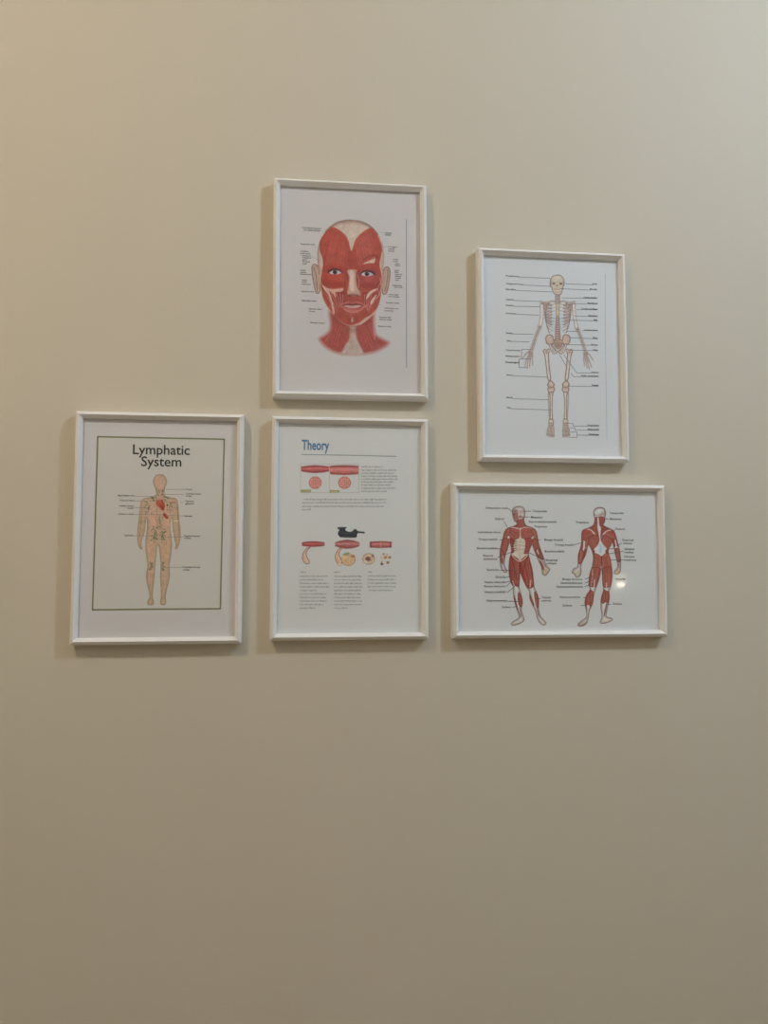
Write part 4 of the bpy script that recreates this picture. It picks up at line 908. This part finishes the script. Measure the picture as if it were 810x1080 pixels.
mus([(508, 402), (544, 400), (554, 460), (554, 500), (532, 500), (516, 450)], (158, 72, 58), 6, [(512, 408), (542, 406)], [(532, 495), (552, 495)]); cv.stroke([(540, 500), (544, 550)], (140, 90, 76), 0.8, 0.7); cv.blob(530, 580, 20, 18, (190, 150, 116), 0.9, 2)
# buttocks, legs
mus([(346, 440), (372, 442), (402, 466), (400, 520), (388, 548), (350, 552), (338, 510)], (172, 88, 66), 8, [(350, 450), (395, 470)], [(342, 530), (385, 545)])
mus([(406, 466), (432, 442), (462, 440), (478, 486), (484, 530), (460, 552), (418, 550), (408, 520)], (170, 86, 66), 8, [(412, 470), (460, 450)], [(425, 545), (475, 535)])
cv.stroke([(404, 460), (404, 560)], (86, 34, 30), 0.8, 0.8)
mus([(332, 545), (394, 552), (388, 620), (366, 690), (346, 700), (310, 690), (306, 640), (316, 590)], (160, 68, 54), 12, [(335, 555), (388, 558)], [(312, 685), (362, 690)])
mus([(412, 556), (484, 545), (488, 620), (476, 690), (440, 706), (420, 690), (414, 630)], (160, 68, 54), 11, [(415, 562), (480, 555)], [(425, 695), (470, 690)])
cv.stroke([(330, 560), (336, 620), (322, 690)], (206, 172, 156), 0.8, 0.7); cv.stroke([(350, 640), (346, 720)], (204, 172, 156), 1.1, 0.9); cv.stroke([(444, 670), (444, 730)], (204, 172, 156), 1.1, 0.9); cv.stroke([(482, 500), (488, 560)], (206, 178, 164), 0.9, 0.8)
mus([(314, 722), (336, 736), (344, 770), (334, 838), (318, 852), (300, 838), (280, 846), (276, 820), (286, 770)], (166, 72, 56), 8, [(296, 760), (340, 755)], [(282, 838), (328, 840)])
mus([(424, 722), (446, 734), (464, 738), (468, 790), (456, 826), (436, 818), (416, 832), (402, 812), (406, 776)], (166, 72, 56), 8, [(414, 755), (462, 750)], [(408, 815), (452, 818)])
cv.stroke([(314, 740), (318, 840)], (110, 46, 38), 0.6, 0.7); cv.stroke([(438, 740), (436, 818)], (110, 46, 38), 0.6, 0.7)
cv.stroke([(286, 850), (284, 930)], (112, 74, 66), 1.0, 0.8); cv.stroke([(322, 855), (302, 930)], (128, 66, 58), 1.0, 0.8); cv.stroke([(446, 835), (424, 930)], (110, 56, 50), 1.4, 0.8); cv.stroke([(304, 850), (294, 940)], (214, 202, 190), 1.2, 0.8); cv.stroke([(416, 840), (420, 930)], (212, 200, 188), 1.2, 0.8)
cv.blob(250, 992, 32, 14, (178, 140, 112), 0.85); cv.blob(440, 965, 40, 12, (200, 182, 156), 0.85); cv.stroke([(228, 1002), (262, 1000), (290, 975)], (130, 90, 70), 0.6, 0.7)
cv.stroke(BK+[BK[0]], (104, 58, 48), 2.4, 0.5, feather=1.0)
cv.clip = None
cv.build('back_figure_illustration', label='red muscled figure seen from behind')
GT = (66, 66, 66)
texts('caption_text', S, [('Orbicularis oculi', 128, 300, 88), ('Deltoid', 203, 272, 173), ('Latissimus dorsi', 67, 245, 277), ('Triceps brachii', 72, 218, 334), ('Brachioradialis', 60, 217, 404), ('Rectus', 110, 187, 462), ('abdominis', 112, 218, 488), ('Sartorius', 137, 232, 573), ('Gracilis', 205, 285, 630), ('Vastus lateralis', 117, 285, 670), ('Rectus femoris', 117, 280, 703), ('Vastus medialis', 117, 287, 747), ('Gastrocnemius', 135, 298, 815), ('Soleus', 257, 327, 866),
  ('Temporalis', 497, 610, 112), ('Masseter', 483, 578, 160), ('Sternocleidomastoid', 467, 682, 196), ('Trapezius', 512, 610, 233), ('Biceps brachii', 590, 735, 338), ('Brachioradialis', 592, 747, 428), ('External', 605, 690, 497), ('oblique', 607, 685, 522), ('Tibialis', 568, 640, 791), ('anterior', 568, 645, 815)], (52, 52, 52), 2.15, 0.018, T)
texts('caption_text', S, [('Trapezius', 203, 305, 200), ('Triceps brachii', 37, 187, 377), ('Temporalis', 468, 580, 127), ('Masseter', 470, 565, 174), ('Deltoid', 515, 587, 252), ('External', 570, 655, 340), ('oblique', 575, 645, 364), ('Gluteus', 585, 662, 410), ('medius', 585, 657, 435), ('Gluteus', 583, 665, 470), ('maximus', 583, 678, 495), ('Biceps femoris', 97, 252, 647), ('Semitendinosus', 85, 255, 676), ('Semimembranosus', 52, 258, 706), ('Gastrocnemius', 77, 237, 787), ('Soleus', 100, 172, 853), ('Soleus', 495, 565, 840), ('Gracilis', 517, 596, 646)], (52, 52, 52), 2.15, 0.018, TB)
lines('leader_line', S, [[(302, 84), (340, 108)], [(272, 188), (300, 230)], [(240, 331), (270, 331)], [(218, 400), (242, 400)], [(222, 467), (325, 430)], [(240, 568), (296, 570), (375, 570)], [(285, 628), (385, 596)], [(285, 664), (335, 650)], [(290, 698), (325, 660)], [(298, 745), (368, 685)], [(306, 813), (400, 816)], [(338, 861), (372, 852)], [(430, 106), (484, 105)], [(415, 151), (466, 151)], [(466, 432), (600, 488)], [(515, 792), (560, 793)], [(545, 330), (560, 330)]], (74, 70, 70), 0.6, y=INK3, T=T)
lines('leader_line', S, [[(192, 369), (256, 350)], [(430, 165), (460, 168)], [(490, 268), (510, 250)], [(520, 380), (566, 356)], [(462, 440), (578, 420)], [(470, 490), (578, 487)], [(275, 640), (345, 615)], [(275, 670), (350, 640)], [(275, 700), (340, 670)], [(262, 785), (285, 788)], [(242, 846), (275, 846)], [(452, 836), (480, 838)], [(470, 402), (505, 398)]], (74, 70, 70), 0.6, y=INK3, T=TB)
